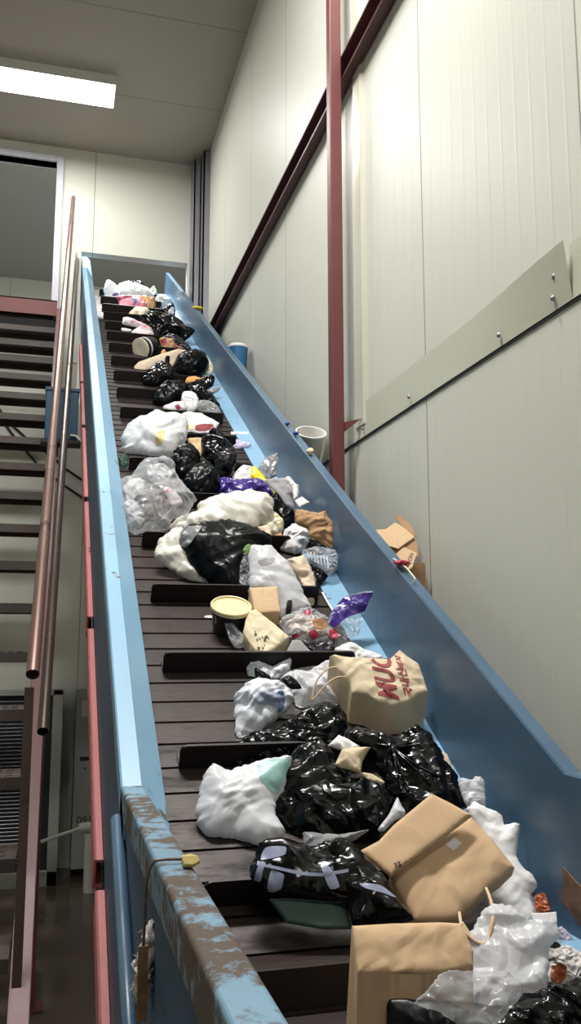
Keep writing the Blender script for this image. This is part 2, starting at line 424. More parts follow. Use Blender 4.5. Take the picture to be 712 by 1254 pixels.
# near-side stub post, tray and hook bracket at the infeed
m = MB(); m.tube([cv(.108, 1.60, .262), cv(.106, 1.0, .262)], .010, 10)
m.build('guard_tube', 'blue_in', conv, PL, smooth=True)
m = MB(); m.box((.085, .93, ZK-.02), (.117, 1.01, ZK+.115)); m.build('control_box', 'motor', conv, PL, bevel=.004, label='small dark blue box under the worn rail')
exec_part2 = True
# ------------------------------------------------------------------ staircase on the left
stair = empty('staircase', (-.5, 1.6, 0), 'steep open steel staircase with checker plate treads left of the conveyor', 'stairs')
SL = (-.5, 1.6, 0); SH = 2.92
def sz(y): return CZ - SH + .8*y
for i in range(-7, 13):
    y = 3.596 + .25*i; z = sz(y)
    m = MB(); m.box((-1.0, y, z-.006), (-.085, y+.205, z)); m.box((-1.0, y, z-.040), (-.085, y+.006, z-.006)); m.box((-1.0, y+.199, z-.040), (-.085, y+.205, z-.006))
    for q in range(0):
        pass
    random.seed(i)
    for r in range(3):
        for c in range(26):
            x0 = -.98 + c*.034; yy = y+.035+r*.065; s = 1 if (r+c) % 2 else -1
            m.obox((x0, yy, z+.001), (.010, .010*s, 0), (-.002*s, .002, 0), (0,0,.0012))
    m.build('tread', 'tread', stair, SL)
def stringer(x, sgn):
    m = MB(); y0, y1 = 1.50, 6.80
    d = Vector((0, 1, .8)).normalized(); up = Vector((0, -.8, 1)).normalized()
    p0 = Vector((x, y0, sz(y0)-.02)); p1 = Vector((x, y1, sz(y1)-.02)); L = p1-p0
    for (xa, xb, ha, hb) in ((0,.006,-.11,.09),(0,.05,.084,.09),(0,.05,-.11,-.104)):
        m.prism([p0+Vector((xa*sgn,0,0))+up*ha, p0+Vector((xb*sgn,0,0))+up*ha, p0+Vector((xb*sgn,0,0))+up*hb, p0+Vector((xa*sgn,0,0))+up*hb], L)
    m.build('stringer', 'maroon', stair, SL)
stringer(-.075, 1); stringer(-1.01, -1)
m = MB(); m.box((-.075, 4.44, 0), (-.025, 4.49, sz(4.46)-.15)); m.box((-.11, 4.41, 0), (.015, 4.53, .012)); m.build('support_post', 'maroon', stair, SL)
m = MB(); m.box((-1.03, 4.44, 0), (-.98, 4.49, sz(4.46)-.15)); m.box((-1.06, 4.41, 0), (-.945, 4.53, .012)); m.build('support_post', 'maroon', stair, SL)
for y in (2.46, 5.0):
    m = MB(); x = -.058 + (y-2.46)*.012
    m.box((x-.012, y-.012, sz(y)-.05), (x+.012, y+.012, sz(y)+.83)); m.build('rail_post', 'pipe_dark', stair, SL)
m = MB(); m.tube([on_y(40,826,2.40), on_y(90,242,6.9)], .0175, 14, cap=False); m.tube([on_y(40,826,2.40), on_y(90,242,6.9)], .014, 14); m.v[-28:-14] = [v + (m.v[-1]-m.v[-15])*.006 for v in m.v[-28:-14]]
m.build('handrail', 'pipe', stair, SL, smooth=True, angle=50, label='upper brownish handrail pipe')
m = MB(); m.tube([on_y(52.5,896,2.67), on_y(95,312,6.7)], .0165, 14, cap=False); m.tube([on_y(52.5,896,2.67), on_y(95,312,6.7)], .0135, 14); m.v[-28:-14] = [v + (m.v[-1]-m.v[-15])*.006 for v in m.v[-28:-14]]
m.build('middle_rail', 'pipe_dark', stair, SL, smooth=True, angle=50, label='lower dark handrail pipe')
# landing
plat = empty('landing', (-.7, 6.9, Zr(2.55)), 'maroon edged steel landing at the head of the stairs', 'landing')
m = MB(); m.box((-2.4, 6.80, Zr(2.53)), (-.075, 6.81, Zr(2.655))); m.box((-2.4, 6.80, Zr(2.645)), (-.075, 6.87, Zr(2.655))); m.build('edge_beam', 'maroon', plat, (-.7,6.9,Zr(2.55)))
MB().box((-2.4, 6.815, Zr(2.56)), (-.08, YB-.005, Zr(2.60))).build('deck', 'tread', plat, (-.7,6.9,Zr(2.55)))
for y in (6.86, 6.99):
    MB().box((-2.4, y, Zr(2.44)), (-.10, y+.03, Zr(2.56))).build('joist', 'pit', plat, (-.7,6.9,Zr(2.55)))
# white upright behind the rails
p0 = on_y(99, 303, 6.6); p1 = on_y(91, 445, 6.6)
m = MB(); m.box((p0.x-.028, 6.58, p1.z), (p0.x+.004, 6.61, p0.z)); m.box((p0.x-.05, 6.58, p1.z), (p0.x-.036, 6.61, p0.z))
tag(m.build('steel_upright', 'white_steel', loc=(p0.x-.02, 6.6, p1.z)), 'thin white steel upright beside the head of the conveyor rail', 'post')
# blue control box behind the handrails
Yb = 4.95
c0 = on_y(54, 537, Yb); c1 = on_y(97, 477, Yb); c1.x = min(c1.x, .088)
box = empty('control_cabinet', (c0.x, Yb, c0.z), 'blue steel box hung between the handrails and the conveyor', 'box')
L0 = (c0.x, Yb, c0.z)
MB().box((c0.x, Yb, c0.z), (c1.x, Yb+.11, c1.z)).build('housing', 'motor', box, L0, bevel=.006)
MB().box((c0.x-.004, Yb-.006, c1.z-.016), (c1.x+.004, Yb+.114, c1.z+.003)).build('lid', 'motor', box, L0, bevel=.002)
MB().box((c0.x-.02, Yb-.01, c0.z-.022), (c1.x+.02, Yb+.115, c0.z-.002)).build('shelf_bracket', 'pit', box, L0)
pts = [on_y(x, y, Yb-.012) for x, y in ((86,533),(93,534),(99,540),(104,548),(108,557),(112,565))]
m = MB().tube(pts, .0065, 8); m.build('cable', 'pvc', box, L0, smooth=True, label='white flexible cable from the box')
# black cables on the back wall
for k, (lab, pl) in enumerate((('upper black cable sagging across the back wall behind the treads', ((-4,497),(14,520),(33,537),(60,556),(80,574),(104,590))), ('lower black cable sagging across the back wall behind the treads', ((-4,505),(16,533),(45,568),(75,592),(103,611))))):
    o = MB().tube([on_y(x, y, YB-.015) for x, y in pl], .009, 8).build('wall_cable', 'black', loc=on_y(*pl[0], YB), smooth=True)
    tag(o, lab, 'cable')
# condenser unit by the back wall
Ya = 6.55
q0 = on_y(-40, 1018, Ya); q1 = on_y(78, 845, Ya)
z0 = .06; X0, X1, Z1 = -.75, q1.x, q1.z
unit = empty('condenser_unit', ((X0+X1)/2, Ya, 0), 'dark louvred air conditioning unit in a pale frame against the back wall behind the stairs', 'air conditioner')
LU = ((X0+X1)/2, Ya, 0)
m = MB(); m.box((X0, Ya+.05, 0), (X1, YB-.02, Z1-.02)); m.build('casing', 'grille', unit, LU)
m = MB(); m.box((X1-.07, Ya, 0), (X1, Ya+.05, Z1)); m.box((X0, Ya, 0), (X0+.05, Ya+.05, Z1)); m.box((X0, Ya, Z1-.035), (X1, Ya+.05, Z1)); m.box((X0, Ya, 0), (X1, Ya+.05, .10))
m.build('frame', 'grey_steel', unit, LU, bevel=.003)
m = MB(); zz = .16
while zz < Z1-.07:
    m.obox(((X0+X1-.17)/2, Ya+.03, zz), ((X1-X0-.17)/2-.01, 0, 0), (0,.010,-.006), (0,.0015,.002)); zz += .026
m.build('louvre', 'galv', unit, LU)
# cabinet
Yc = 6.72; c1 = on_y(94, 843, Yc); c2 = on_y(121, 1034, Yc)
cab = empty('electrical_cabinet', ((c1.x+c2.x)/2, Yc, 0), 'narrow grey cabinet with a white notice standing against the back wall', 'cabinet')
LC = ((c1.x+c2.x)/2, Yc, 0); x0, x1 = c1.x, c1.x+.20
MB().box((x0, Yc, .06), (x1, YB-.02, c1.z)).build('body', 'grey_steel', cab, LC, bevel=.005)
d1, d2 = on_y(100.5, 858, Yc), on_y(114, 877, Yc)
MB().box((d1.x, Yc-.004, d2.z), (d2.x, Yc-.0005, d1.z)).build('notice', 'pvc', cab, LC, label='white notice plate')
d1, d2 = on_y(98, 927, Yc), on_y(109, 931, Yc)
MB().box((d1.x, Yc-.006, d2.z), (d2.x, Yc-.0005, d1.z)).build('vent_slot', 'grille', cab, LC)
d1 = on_y(104, 940, Yc)
MB().lathe((d1.x, Yc, d1.z), (0,-1,0), [(.012,0),(.012,.006),(.006,.012)], 12).build('lock', 'galv', cab, LC)
def textmesh(s, font_size=1.0, bold=0.0):
    cu = bpy.data.curves.new('t', 'FONT'); cu.body = s; cu.size = font_size; cu.fill_mode = 'FRONT'; cu.offset = bold
    cu.resolution_u = 4
    o = bpy.data.objects.new('t', cu); col.objects.link(o)
    dg = bpy.context.evaluated_depsgraph_get(); dg.update()
    me = bpy.data.meshes.new_from_object(o.evaluated_get(dg)); bpy.data.objects.remove(o)
    vs = [v.co.copy() for v in me.vertices]; fs = [tuple(p.vertices) for p in me.polygons]
    return vs, fs
vs, fs = textmesh('091')
d1 = on_y(93.5, 1009, Yc)
mesh_obj('number', [(d1.x + v.x*.075, Yc-.002, d1.z + v.y*.075) for v in vs], fs, 'grille', cab, LC, label='dark numerals at the foot of the cabinet')
# white pipe
pts = [on_y(x, y, 6.35) for x, y in ((50,1031),(70,1024),(88,1018),(97,1014.5),(108,1012.5),(118,1014),(124,1017))]
m = MB(); m.tube(pts[:4], .012, 10); m.tube(pts[3:], .034, 12); e = on_y(112, 1020, 6.35); m.tube([e, (e.x, e.y, .0)], .045, 14)
tag(m.build('drain_pipe', 'pvc', loc=(e.x, e.y, 0), smooth=True, angle=60), 'white plastic drain pipe with an elbow on the wet floor by the back wall', 'pipe')

# ------------------------------------------------------------------ things behind the right panel
def tub(name, axis_p, axis, prof, mat, label, cat):
    o = MB().lathe(axis_p, axis, prof, 32).build(name, mat, loc=axis_p, smooth=True, angle=40); return tag(o, label, cat)
M['bluebin'] = plain('blue_plastic', lin((40,100,140)), .4, 0, .06, bump=0)
M['whiteplastic'] = plain('white_plastic', lin((226,224,220)), .35, 0, .03, bump=0)
bp = on_x(295, 452, 1.045)
r_ = .055
LH = -.05
for ya, yb in ((.3, 3.10), (3.22, 6.4)):
    m = MB(); q = [cv(.970, ya, LH-.008), cv(1.112, ya, LH-.008), cv(1.112, ya, LH), cv(.970, ya, LH)]
    m.prism(q, cv(0,yb,0)-cv(0,ya,0)); m.build('side_ledge', 'blue_dark', conv, PL)
def ledge_z(y): return CZ - H + TT*(y + LH*math.sin(TH)) + LH*math.cos(TH)
bt = on_x(294, 424, 1.045); by = bt.y + .05
zl = ledge_z(by + .055) + .003; hb = bt.z - zl
t = empty('waste_bin', (1.042, by, zl), 'blue plastic bin with a white top standing between the conveyor panel and the right wall', 'bin')
LB = (1.042, by, zl)
MB().lathe(LB, (0,0,1), [(.050,0),(.062,hb-.02),(.065,hb),(.060,hb),(.056,hb-.02)], 32).build('bin_body', 'bluebin', t, LB, smooth=True, angle=40)
MB().lathe((1.042, by, zl+hb+.001), (0,0,1), [(.05,0),(.062,.0),(.063,.010),(.052,.022),(.03,.028),(.01,.030)], 32).build('bin_lid', 'whiteplastic', t, LB, smooth=True, angle=40)
bk = on_x(381, 529, 1.035)
ax = Vector((-.06, -.72, 1)).normalized(); hb = .165
rim = bk; bs = rim - ax*hb
o = MB().lathe(bs, ax, [(.050,0),(.062,hb-.02),(.066,hb-.015),(.068,hb-.01),(.068,hb),(.062,hb),(.057,hb-.02),(.046,.006)], 36).build('bucket', 'whiteplastic', loc=bs, smooth=True, angle=40)
tag(o, 'white plastic bucket tilted against the right wall beside the maroon post', 'bucket')
# ------------------------------------------------------------------ rubbish on the belt
def sheet(name, c, rough=.6, bscale=6, bstr=.3, bdist=.01, spec=.25):
    a = NT(name); v = a.co(); f = a.noise(v, bscale, 2, .5, .8); fine = a.noise(v, 60, 3)
    a.set('Base Color', a.mix(fine, tuple(x*.93 for x in c[:3]) + (1,), c)); a.set('Roughness', rough); a.set('Specular IOR Level', spec)
    a.bump(a.math('ADD', f, a.math('MULTIPLY', fine, .05)), bstr*1.6, bdist); return a.m
W = lin((238,238,240))
M['bag_black'] = film('black_bag_film', lin((8,8,9)), .17, bscale=14, bstr=.75, bdist=.02, spec=.42)
M['bag_black_soft'] = film('black_bag_dull', lin((6,7,9)), .30, bscale=11, bstr=.7, bdist=.016, spec=.22)
M['bag_white'] = film('white_bag_film', lin((238,238,240)), .36, transl=.25, bscale=8, bstr=.35, bdist=.012)
M['bag_ivory'] = film('ivory_bag_film', lin((238,233,220)), .36, transl=.2, bscale=10, bstr=.32, bdist=.012)
M['bag_haze'] = film('hazy_bag_film', lin((238,238,240)), .28, trans=.14, transl=.3, bscale=13, bstr=.6, bdist=.014)
M['bag_clear'] = film('clear_bag_film', lin((214,214,216)), .14, trans=.72, transl=.15, bscale=17, bstr=.9, bdist=.02, spec=.7)
M['film_clear'] = film('clear_film', lin((224,226,230)), .10, trans=.78, bscale=28, bstr=1.0, bdist=.018, spec=.8)
M['bag_silver'] = film('silvery_bag_film', lin((218,221,228)), .28, bscale=14, bstr=.6, bdist=.014)
M['bag_grey'] = film('grey_film', lin((150,150,152)), .25, trans=.15, bscale=18, bstr=.8, bdist=.014)
M['contents'] = film('mixed_waste', lin((150,140,136)), .6, bscale=20, bstr=.8, c2=lin((96,84,82)), c2scale=14)
M['kraft'] = sheet('kraft_paper', lin((218,184,146)), .7, bscale=5, bstr=.14, bdist=.01, spec=.2)
M['kraft_dark'] = sheet('kraft_paper_brown', lin((176,140,104)), .75, bscale=8, bstr=.5, bdist=.012, spec=.2)
M['kraft_pale'] = sheet('pale_kraft_paper', lin((226,206,174)), .65, bscale=7, bstr=.2, bdist=.012, spec=.25)
M['carton'] = sheet('tan_carton', lin((222,190,150)), .7, bscale=5, bstr=.15, spec=.2)
M['foam'] = sheet('cream_foam', lin((232,216,180)), .6, bscale=12, bstr=.3, bdist=.006, spec=.3)
M['paper'] = sheet('white_paper', lin((240,238,236)), .65, bscale=7, bstr=.35, bdist=.01, spec=.25)
M['paper_pink'] = film('pink_white_wrapper', lin((240,226,228)), .45, bscale=12, bstr=.4, c2=lin((226,120,140)), c2scale=22, c2pos=.55)
M['pink'] = film('pink_wrapper', lin((232,140,156)), .45, bscale=14, bstr=.4, c2=lin((240,214,220)), c2scale=20, c2pos=.55)
M['grey_card'] = sheet('grey_card', lin((168,164,164)), .65, bscale=5, bstr=.15)
M['beige'] = sheet('beige_wrapper', lin((228,206,180)), .6, bscale=12, bstr=.5)
M['cream'] = film('cream_pack', lin((238,226,198)), .55, bscale=9, bstr=.3)
M['orange'] = film('orange_wrapper', lin((236,166,92)), .5, bscale=14, bstr=.4)
M['rustfood'] = film('food_scraps', lin((176,92,54)), .45, bscale=22, bstr=.8, c2=lin((96,58,42)), c2scale=16)
M['brownpaper'] = film('brown_wrapper', lin((190,148,104)), .65, bscale=12, bstr=.5, c2=lin((150,98,66)), c2scale=10)
M['yellow'] = film('yellow_wrapper', lin((244,222,36)), .35, bscale=10, bstr=.3)
M['purple'] = film('purple_wrapper', lin((66,48,128)), .22, bscale=13, bstr=.8, bdist=.014)
M['lilac'] = film('lilac_wrapper', lin((206,196,226)), .35, bscale=13, bstr=.5)
M['green_dark'] = sheet('dark_green_card', lin((52,76,66)), .45, bscale=5, bstr=.15)
M['mint'] = film('mint_print', lin((168,212,206)), .38, transl=.15, bscale=11, bstr=.4)
M['leaf'] = plain('leaf_green', lin((96,132,60)), .5)
M['print_red'] = plain('red_print', lin((148,52,56)), .6, var=.08, bump=0)
M['print_blue'] = plain('blue_print', lin((96,124,168)), .5, var=.1, bump=0)
M['print_violet'] = plain('violet_print', lin((110,92,160)), .5, var=.1, bump=0)
M['print_dark'] = plain('dark_print', lin((52,44,44)), .6, var=.1, bump=0)
M['print_maroon'] = plain('maroon_print', lin((150,38,72)), .5, var=.1, bump=0)
M['print_white'] = plain('white_print', lin((222,222,230)), .4, var=.05, bump=0)
M['print_lilac'] = plain('lilac_print', lin((150,156,180)), .2, var=.1, bump=.1)
M['stain_yellow'] = plain('yellow_stain', lin((240,212,150)), .5, var=.08, bump=0)
M['cup_black'] = plain('black_cup_card', lin((28,26,26)), .4, bump=0)
M['cup_cream'] = plain('cream_cup_inside', lin((240,222,170)), .35, var=.05, bump=0)
M['twine'] = plain('paper_twine', lin((214,188,156)), .8)
M['fibre'] = film('matted_cotton', lin((216,210,204)), .9, bscale=40, bstr=1.0, spec=.1)
M['silver'] = plain('steel_cutlery', lin((190,190,194)), .25, .9, .1)
M['red_plastic'] = film('red_wrapper', lin((176,44,72)), .4, bscale=14, bstr=.4)
M['blue_cap'] = plain('blue_cap', lin((40,72,160)), .4, bump=0)

def catmull(pts, spacing):
    n = len(pts); out = []
    for i in range(n):
        p0, p1, p2, p3 = (np.array(pts[(i+k-1) % n], float) for k in range(4))
        m = max(1, int(np.linalg.norm(p2-p1)/spacing))
        for j in range(m):
            t = j/m
            q = .5*((2*p1) + (-p0+p2)*t + (2*p0-5*p1+4*p2-p3)*t*t + (-p0+3*p1-3*p2+p3)*t**3)
            l = p1 + (p2-p1)*t
            out.append(.65*q + .35*l)
    return out
def linear(pts, spacing):
    n = len(pts); out = []
    for i in range(n):
        p1, p2 = np.array(pts[i], float), np.array(pts[(i+1) % n], float)
        m = max(1, int(np.linalg.norm(p2-p1)/spacing))
        for j in range(m): out.append(p1 + (p2-p1)*j/m)
    return out
def inside(P, poly):
    x, y = P[:,0], P[:,1]; r = np.zeros(len(P), bool); n = len(poly)
    for i in range(n):
        x1, y1 = poly[i]; x2, y2 = poly[(i+1) % n]
        c = ((y1 > y) != (y2 > y)) & (x < (x2-x1)*(y-y1)/((y2-y1) if y2 != y1 else 1e-12) + x1)
        r ^= c
    return r
def bdist(P, poly):
    d = np.full(len(P), 1e9)
    for i in range(len(poly)):
        a, b = poly[i], poly[(i+1) % len(poly)]; ab = b-a; L = max(ab@ab, 1e-18)
        t = np.clip(((P-a)@ab)/L, 0, 1); q = a + t[:,None]*ab
        d = np.minimum(d, np.hypot(*(P-q).T))
    return d
def frame_at(base, a, lift, support=None):
    B = on_belt(*base) if support is None else support
    v = (CAM-B).normalized()
    nn = (v*a + NB*(1-a)).normalized()
    e1 = (RT - nn*RT.dot(nn)).normalized(); e2 = nn.cross(e1)
    return B + nn*lift, nn, e1, e2
def clampv(v):
    z = belt_z(v.y) + (.009 if v.x > .84 else .004)
    if v.z < z:
        v = v + NB*((z - v.z)*math.cos(TH)); v.z = max(v.z, belt_z(v.y)+.004)
    if v.x > XR-.006 and v.z < belt_z(v.y)+.36: v.x = XR-.006
    return v
INFO = {}
SEED = [100]
def tri(poly2, g):
    poly = np.array(poly2); lo, hi = poly.min(0), poly.max(0)
    gx = np.arange(lo[0], hi[0], g); gy = np.arange(lo[1], hi[1], g*.866)
    rng = np.random.default_rng(SEED[0])
    P = np.array([(x + (g/2 if j % 2 else 0), y) for j, y in enumerate(gy) for x in gx]); P = P + rng.uniform(-.18, .18, P.shape)*g
    P = P[inside(P, poly)]
    if len(P): P = P[bdist(P, poly) > g*.45]
    allp = [Vector(p) for p in poly] + [Vector(p) for p in P]
    n = len(poly)
    vs, es, fs, ov, oe, of = delaunay_2d_cdt(allp, [(i, (i+1) % n) for i in range(n)], [], 1, 1e-7)
    vs = np.array([tuple(v) for v in vs]); return vs, [tuple(f) for f in fs], bdist(vs, poly), n
def puff(name, label, cat, out, mat, T=.62, a=.55, base=None, lift=0.0, back=.5, R=1.0, cr=.22, fq=3.2, soft=True, res=26, group=None, parent=None, ext=0, extdir=None, free=False, angle=None, support=None, jag=.035):
    """a soft closed body whose silhouette follows `out`; T = bulge relative to its half width; ext = box-like depth below the front face"""
    SEED[0] += 1; rnd = random.Random(SEED[0])
    xs = [p[0] for p in out]; ys = [p[1] for p in out]
    if base is None: base = (sum(xs)/len(xs), max(ys) - .06*(max(ys)-min(ys)))
    B, nn, e1, e2 = frame_at(base, a, lift, support)
    uv = []
    px_sp = max(max(xs)-min(xs), max(ys)-min(ys))/(res*1.5)
    dense = catmull(out, px_sp*1.0) if soft else linear(out, px_sp*1.0)
    for x, y in dense:
        p = on_plane(x, y, B, nn) - B; uv.append((p.dot(e1), p.dot(e2)))
    if parent is None and not free and support is None:
        mx = max((B + e1*u_ + e2*v_).x for u_, v_ in uv)
        if mx > XR-.010 and mx < XR*1.22:
            k_ = (XR-.010)/mx; B = CAM + (B-CAM)*k_; uv = [(u_*k_, v_*k_) for u_, v_ in uv]
    uv = np.array(uv)
    if soft:
        cen = uv.mean(0); ext_ = np.sqrt(np.prod(uv.max(0)-uv.min(0)))
        for i in range(len(uv)):
            q = Vector((uv[i][0], uv[i][1], SEED[0]*.37))*(9/max(ext_, .02))
            k = (abs(noise.noise(q))*1.2 - .25)*jag + noise.noise(q*3)*jag*.5
            uv[i] = uv[i] + (uv[i]-cen)/max(np.linalg.norm(uv[i]-cen), 1e-6)*k*ext_
    size = float(np.sqrt(np.prod(uv.max(0)-uv.min(0)))); per = np.linalg.norm(uv - np.roll(uv, 1, 0), axis=1).sum()
    res = int(res*1.75); g = max(size/res, per/600)
    vs, fs, d, nb = tri(uv, g)
    dm = max(d.max(), 1e-4); u = np.clip(d/(dm*R), 0, 1); hgt = np.sqrt(np.maximum(0, 1-(1-u)**2))
    off = Vector((rnd.uniform(-50,50), rnd.uniform(-50,50), rnd.uniform(-50,50)))
    f0 = fq/max(size, .02)
    front = []; backv = []
    folds = []
    for k in range(7 if soft else 4):
        an = rnd.uniform(0, math.pi); fr = .45*1.32**k
        folds.append(((e1*math.cos(an) + e2*math.sin(an) + nn*rnd.uniform(-.5,.5)), fr, rnd.random(), .62/fr**.85*.55))
    edge = d < 1e-6
    for i, (x, y) in enumerate(vs):
        p = B + e1*float(x) + e2*float(y)
        q = p*f0 + off
        w = noise.noise_vector(q*.7)*.35
        crs = 0.0; qw = q + w*1.2
        for dv, fr, ph, am in folds:
            tw = qw.dot(dv)*fr + ph + noise.noise(q*.8 + dv*7)*.6
            msk = min(1, max(0, .45 + 1.5*noise.noise(q*.75 + dv*13)))
            crs += am*(abs((tw % 1.0)*2 - 1) - .5)*msk
        crs = crs*1.5 + noise.noise(q*.55)*.55
        hh = float(hgt[i])
        lat = noise.noise_vector(q*1.3)*(cr*dm*.22)
        f = T*dm*hh + cr*dm*crs*min(1, hh*1.3) if not edge[i] else 0
        pf = p + nn*f + (lat if not edge[i] else Vector((0,0,0)))
        pb = p - nn*(back*T*dm*hh + (.3*cr*dm*crs*hh)) if not ext else p
        front.append(pf); backv.append(pb)
    V = []; Fc = list(fs); imap = list(range(len(vs)))
    V = [v.copy() for v in front]
    if ext:
        dr = (Vector(extdir) if extdir is not None else -NB).normalized()*ext
        bi = {}
        for i in range(len(vs)): bi[i] = len(V); V.append(B + e1*float(vs[i][0]) + e2*float(vs[i][1]) + dr)
        cnt = {}
        for t in fs:
            for k in range(len(t)):
                e = (t[k], t[(k+1) % len(t)]); cnt[tuple(sorted(e))] = cnt.get(tuple(sorted(e)), []) + [e]
        for e, l in cnt.items():
            if len(l) == 1: i, j = l[0]; Fc.append((j, i, bi[i], bi[j]))
        Fc += [tuple(bi[i] for i in reversed(t)) for t in fs]
    else:
        bi = {}
        for i in range(len(vs)):
            if edge[i]: bi[i] = i
            else: bi[i] = len(V); V.append(backv[i])
        Fc += [tuple(bi[i] for i in reversed(t)) for t in fs]
    if not free: V = [clampv(v) for v in V]
    loc = B if parent is None else parent_world(parent)
    low = min(V, key=lambda v: v.z); 
    if parent is None: loc = Vector((B.x, B.y, B.z))
    ob = mesh_obj(name, V, Fc, mat, parent, B, smooth=True, angle=angle if angle else (34 if soft else 50))
    if label and parent is None: tag(ob, label, cat, group)
    elif label: ob['label'] = label
    INFO[ob.name] = (B, nn, e1, e2, V, Fc)
    return ob
def caster(ob):
    B, nn, e1, e2, V, Fc = INFO[ob.name]
    return BVHTree.FromPolygons([tuple(v) for v in V], Fc)
def decal(ob, name, pts, mat, soft=True, off=.0012, faces=None, res=14, label=None, thick=.0006):
    """print, label or stain lying on the surface of ob; pts in picture px over ob, laid onto ob along its own normal"""
    B, nn, e1, e2, V, Fc = INFO[ob.name]; bv = caster(ob)
    if faces is None:
        xs = [p[0] for p in pts]; ys = [p[1] for p in pts]; sp = max(max(xs)-min(xs), max(ys)-min(ys))/res
        dense = catmull(pts, sp) if soft else linear(pts, sp)
        uv = np.array([((on_plane(x, y, B, nn)-B).dot(e1), (on_plane(x, y, B, nn)-B).dot(e2)) for x, y in dense])
        # the print lies on the near surface, so shift it to where the sight line from the reading side meets it
        g = float(np.sqrt(np.prod(uv.max(0)-uv.min(0))))/res
        vs, fs, _, _ = tri(uv, g); P2 = [(float(x), float(y)) for x, y in vs]
    else:
        P2 = [((on_plane(x, y, B, nn)-B).dot(e1), (on_plane(x, y, B, nn)-B).dot(e2)) for x, y in pts]; fs = faces
    out = []; 
    for u, v in P2:
        p = B + e1*u + e2*v
        vd = (p - CAM).normalized()
        hit = bv.ray_cast(p - vd*.35, vd, .7)
        if hit[0] is None: hit = bv.find_nearest(p)
        nrm = hit[1]; 
        if nrm.dot(vd) > 0: nrm = -nrm
        out.append(hit[0] + nrm*off)
    o = mesh_obj(name, out, [tuple(f) for f in fs], mat, ob, B, smooth=True)
    if label: o['label'] = label
    return o
def words(ob, s, org, ux, uy, mat, name='lettering', label=None):
    """lettering: org = px of the baseline start, ux / uy = px of one em along and up"""
    vs, fs = textmesh(s, 1.0, .025)
    # subdivide for bending
    me = bpy.data.meshes.new('t'); me.from_pydata([tuple(v) for v in vs], [], fs); bm = bmesh.new(); bm.from_mesh(me)
    bmesh.ops.triangulate(bm, faces=bm.faces); bmesh.ops.subdivide_edges(bm, edges=[e for e in bm.edges if e.calc_length() > .25], cuts=2)
    bmesh.ops.triangulate(bm, faces=bm.faces); bm.verts.ensure_lookup_table()
    V2 = [v.co.copy() for v in bm.verts]; F2 = [tuple(v.index for v in f.verts) for f in bm.faces]; bm.free(); bpy.data.meshes.remove(me)
    pts = [(org[0]+v.x*ux[0]+v.y*uy[0], org[1]+v.x*ux[1]+v.y*uy[1]) for v in V2]
    return decal(ob, name, pts, mat, faces=F2, label=label, off=.0016)
def ctube(name, pts, r, mat, parent=None, label=None, cat=None):
    P = [Vector(p) for p in pts]; out = []
    for i in range(len(P)-1):
        p0 = P[max(i-1,0)]; p1 = P[i]; p2 = P[i+1]; p3 = P[min(i+2, len(P)-1)]
        for j in range(6):
            t = j/6; out.append(.5*((2*p1)+(-p0+p2)*t+(2*p0-5*p1+4*p2-p3)*t*t+(-p0+3*p1-3*p2+p3)*t**3))
    out.append(P[-1])
    o = MB().tube(out, r, 8).build(name, mat, parent, out[0], smooth=True)
    if parent is None: tag(o, label, cat)
    elif label: o['label'] = label
    return o
def near(px, lift, a=.5):
    B, nn, e1, e2 = frame_at(px, a, lift); return B
TB = 'trash bag'; PB = 'plastic bag'
# --- head of the belt (far end)
puff('trash_bag', 'black bag scrap peeking over the pile at the very top of the belt', TB, [(149,349),(156,343.5),(161,345),(170,344),(176,348),(172,356),(155,356)], 'bag_black', res=14)
b = puff('plastic_bag', 'white bag with a small violet print at the top left of the pile', PB, [(131,343),(139.5,347),(144,351),(147,362),(145,370),(124,368.6),(128,364),(127,354)], 'bag_white', res=16)
decal(b, 'print', [(137,361),(141,358.5),(145,359),(145.5,361),(140,363)], 'print_violet')
puff('plastic_bag', 'wide white bag lying across the topmost part of the pile', PB, [(144,350),(152,346),(169,348),(183,354),(189,364),(172,367),(160,368),(145,364)], 'bag_white', res=18)
puff('plastic_bag', 'small greenish clear bag at the top of the pile', PB, [(182,357),(189,350),(193,360),(192,368),(183,366)], film('green_clear_film', lin((190,204,186)), .3, trans=.25, bscale=14, bstr=.6), res=14)
b = puff('food_wrapper', 'pink and white wrapper bag with a maroon band near the top of the pile', 'wrapper', [(144,363),(162,362),(172,363),(180,374),(176,379),(156,383),(144,380),(146,372)], 'pink', res=18)
decal(b, 'band', [(143.5,362.5),(162,361.5),(161,364.5),(148,366.5),(147,369),(143.5,368)], 'print_maroon', soft=False)
decal(b, 'swirl', [(160,366),(166,365),(168,369),(166,373),(161,374),(164,371),(163,368)], 'print_blue')
puff('orange_wrapper', 'small orange wrapper near the top of the pile', 'wrapper', [(172,363),(180,362),(181,370),(174,370)], 'orange', base=(176,376), lift=.05, res=10)
puff('carton', 'small brown carton near the top of the pile', 'carton', [(180,364),(190,364),(191,376),(189,380),(176,378)], 'kraft_dark', res=12, soft=False, base=(184,379), lift=.02)
puff('plastic_bag', 'crumpled silvery bag by the right panel near the top of the pile', PB, [(190,365),(197,361),(208,365),(211,374),(197,379),(191,375)], 'bag_silver', res=16)
b = puff('trash_bag', 'black bag with white print against the panel near the top of the pile', TB, [(198,379),(205,374),(212,371),(215,380),(213,391),(203,389)], 'bag_black', res=14)
decal(b, 'print', [(206,381),(210,376),(213,377),(213,384),(208,386)], 'print_white', res=8)
puff('cream_pack', 'round cream pack lying above the big spread black bag', 'pack', [(158,384),(165,377),(176,376),(184,381),(178,390),(168,393),(159,391)], 'cream', res=16)
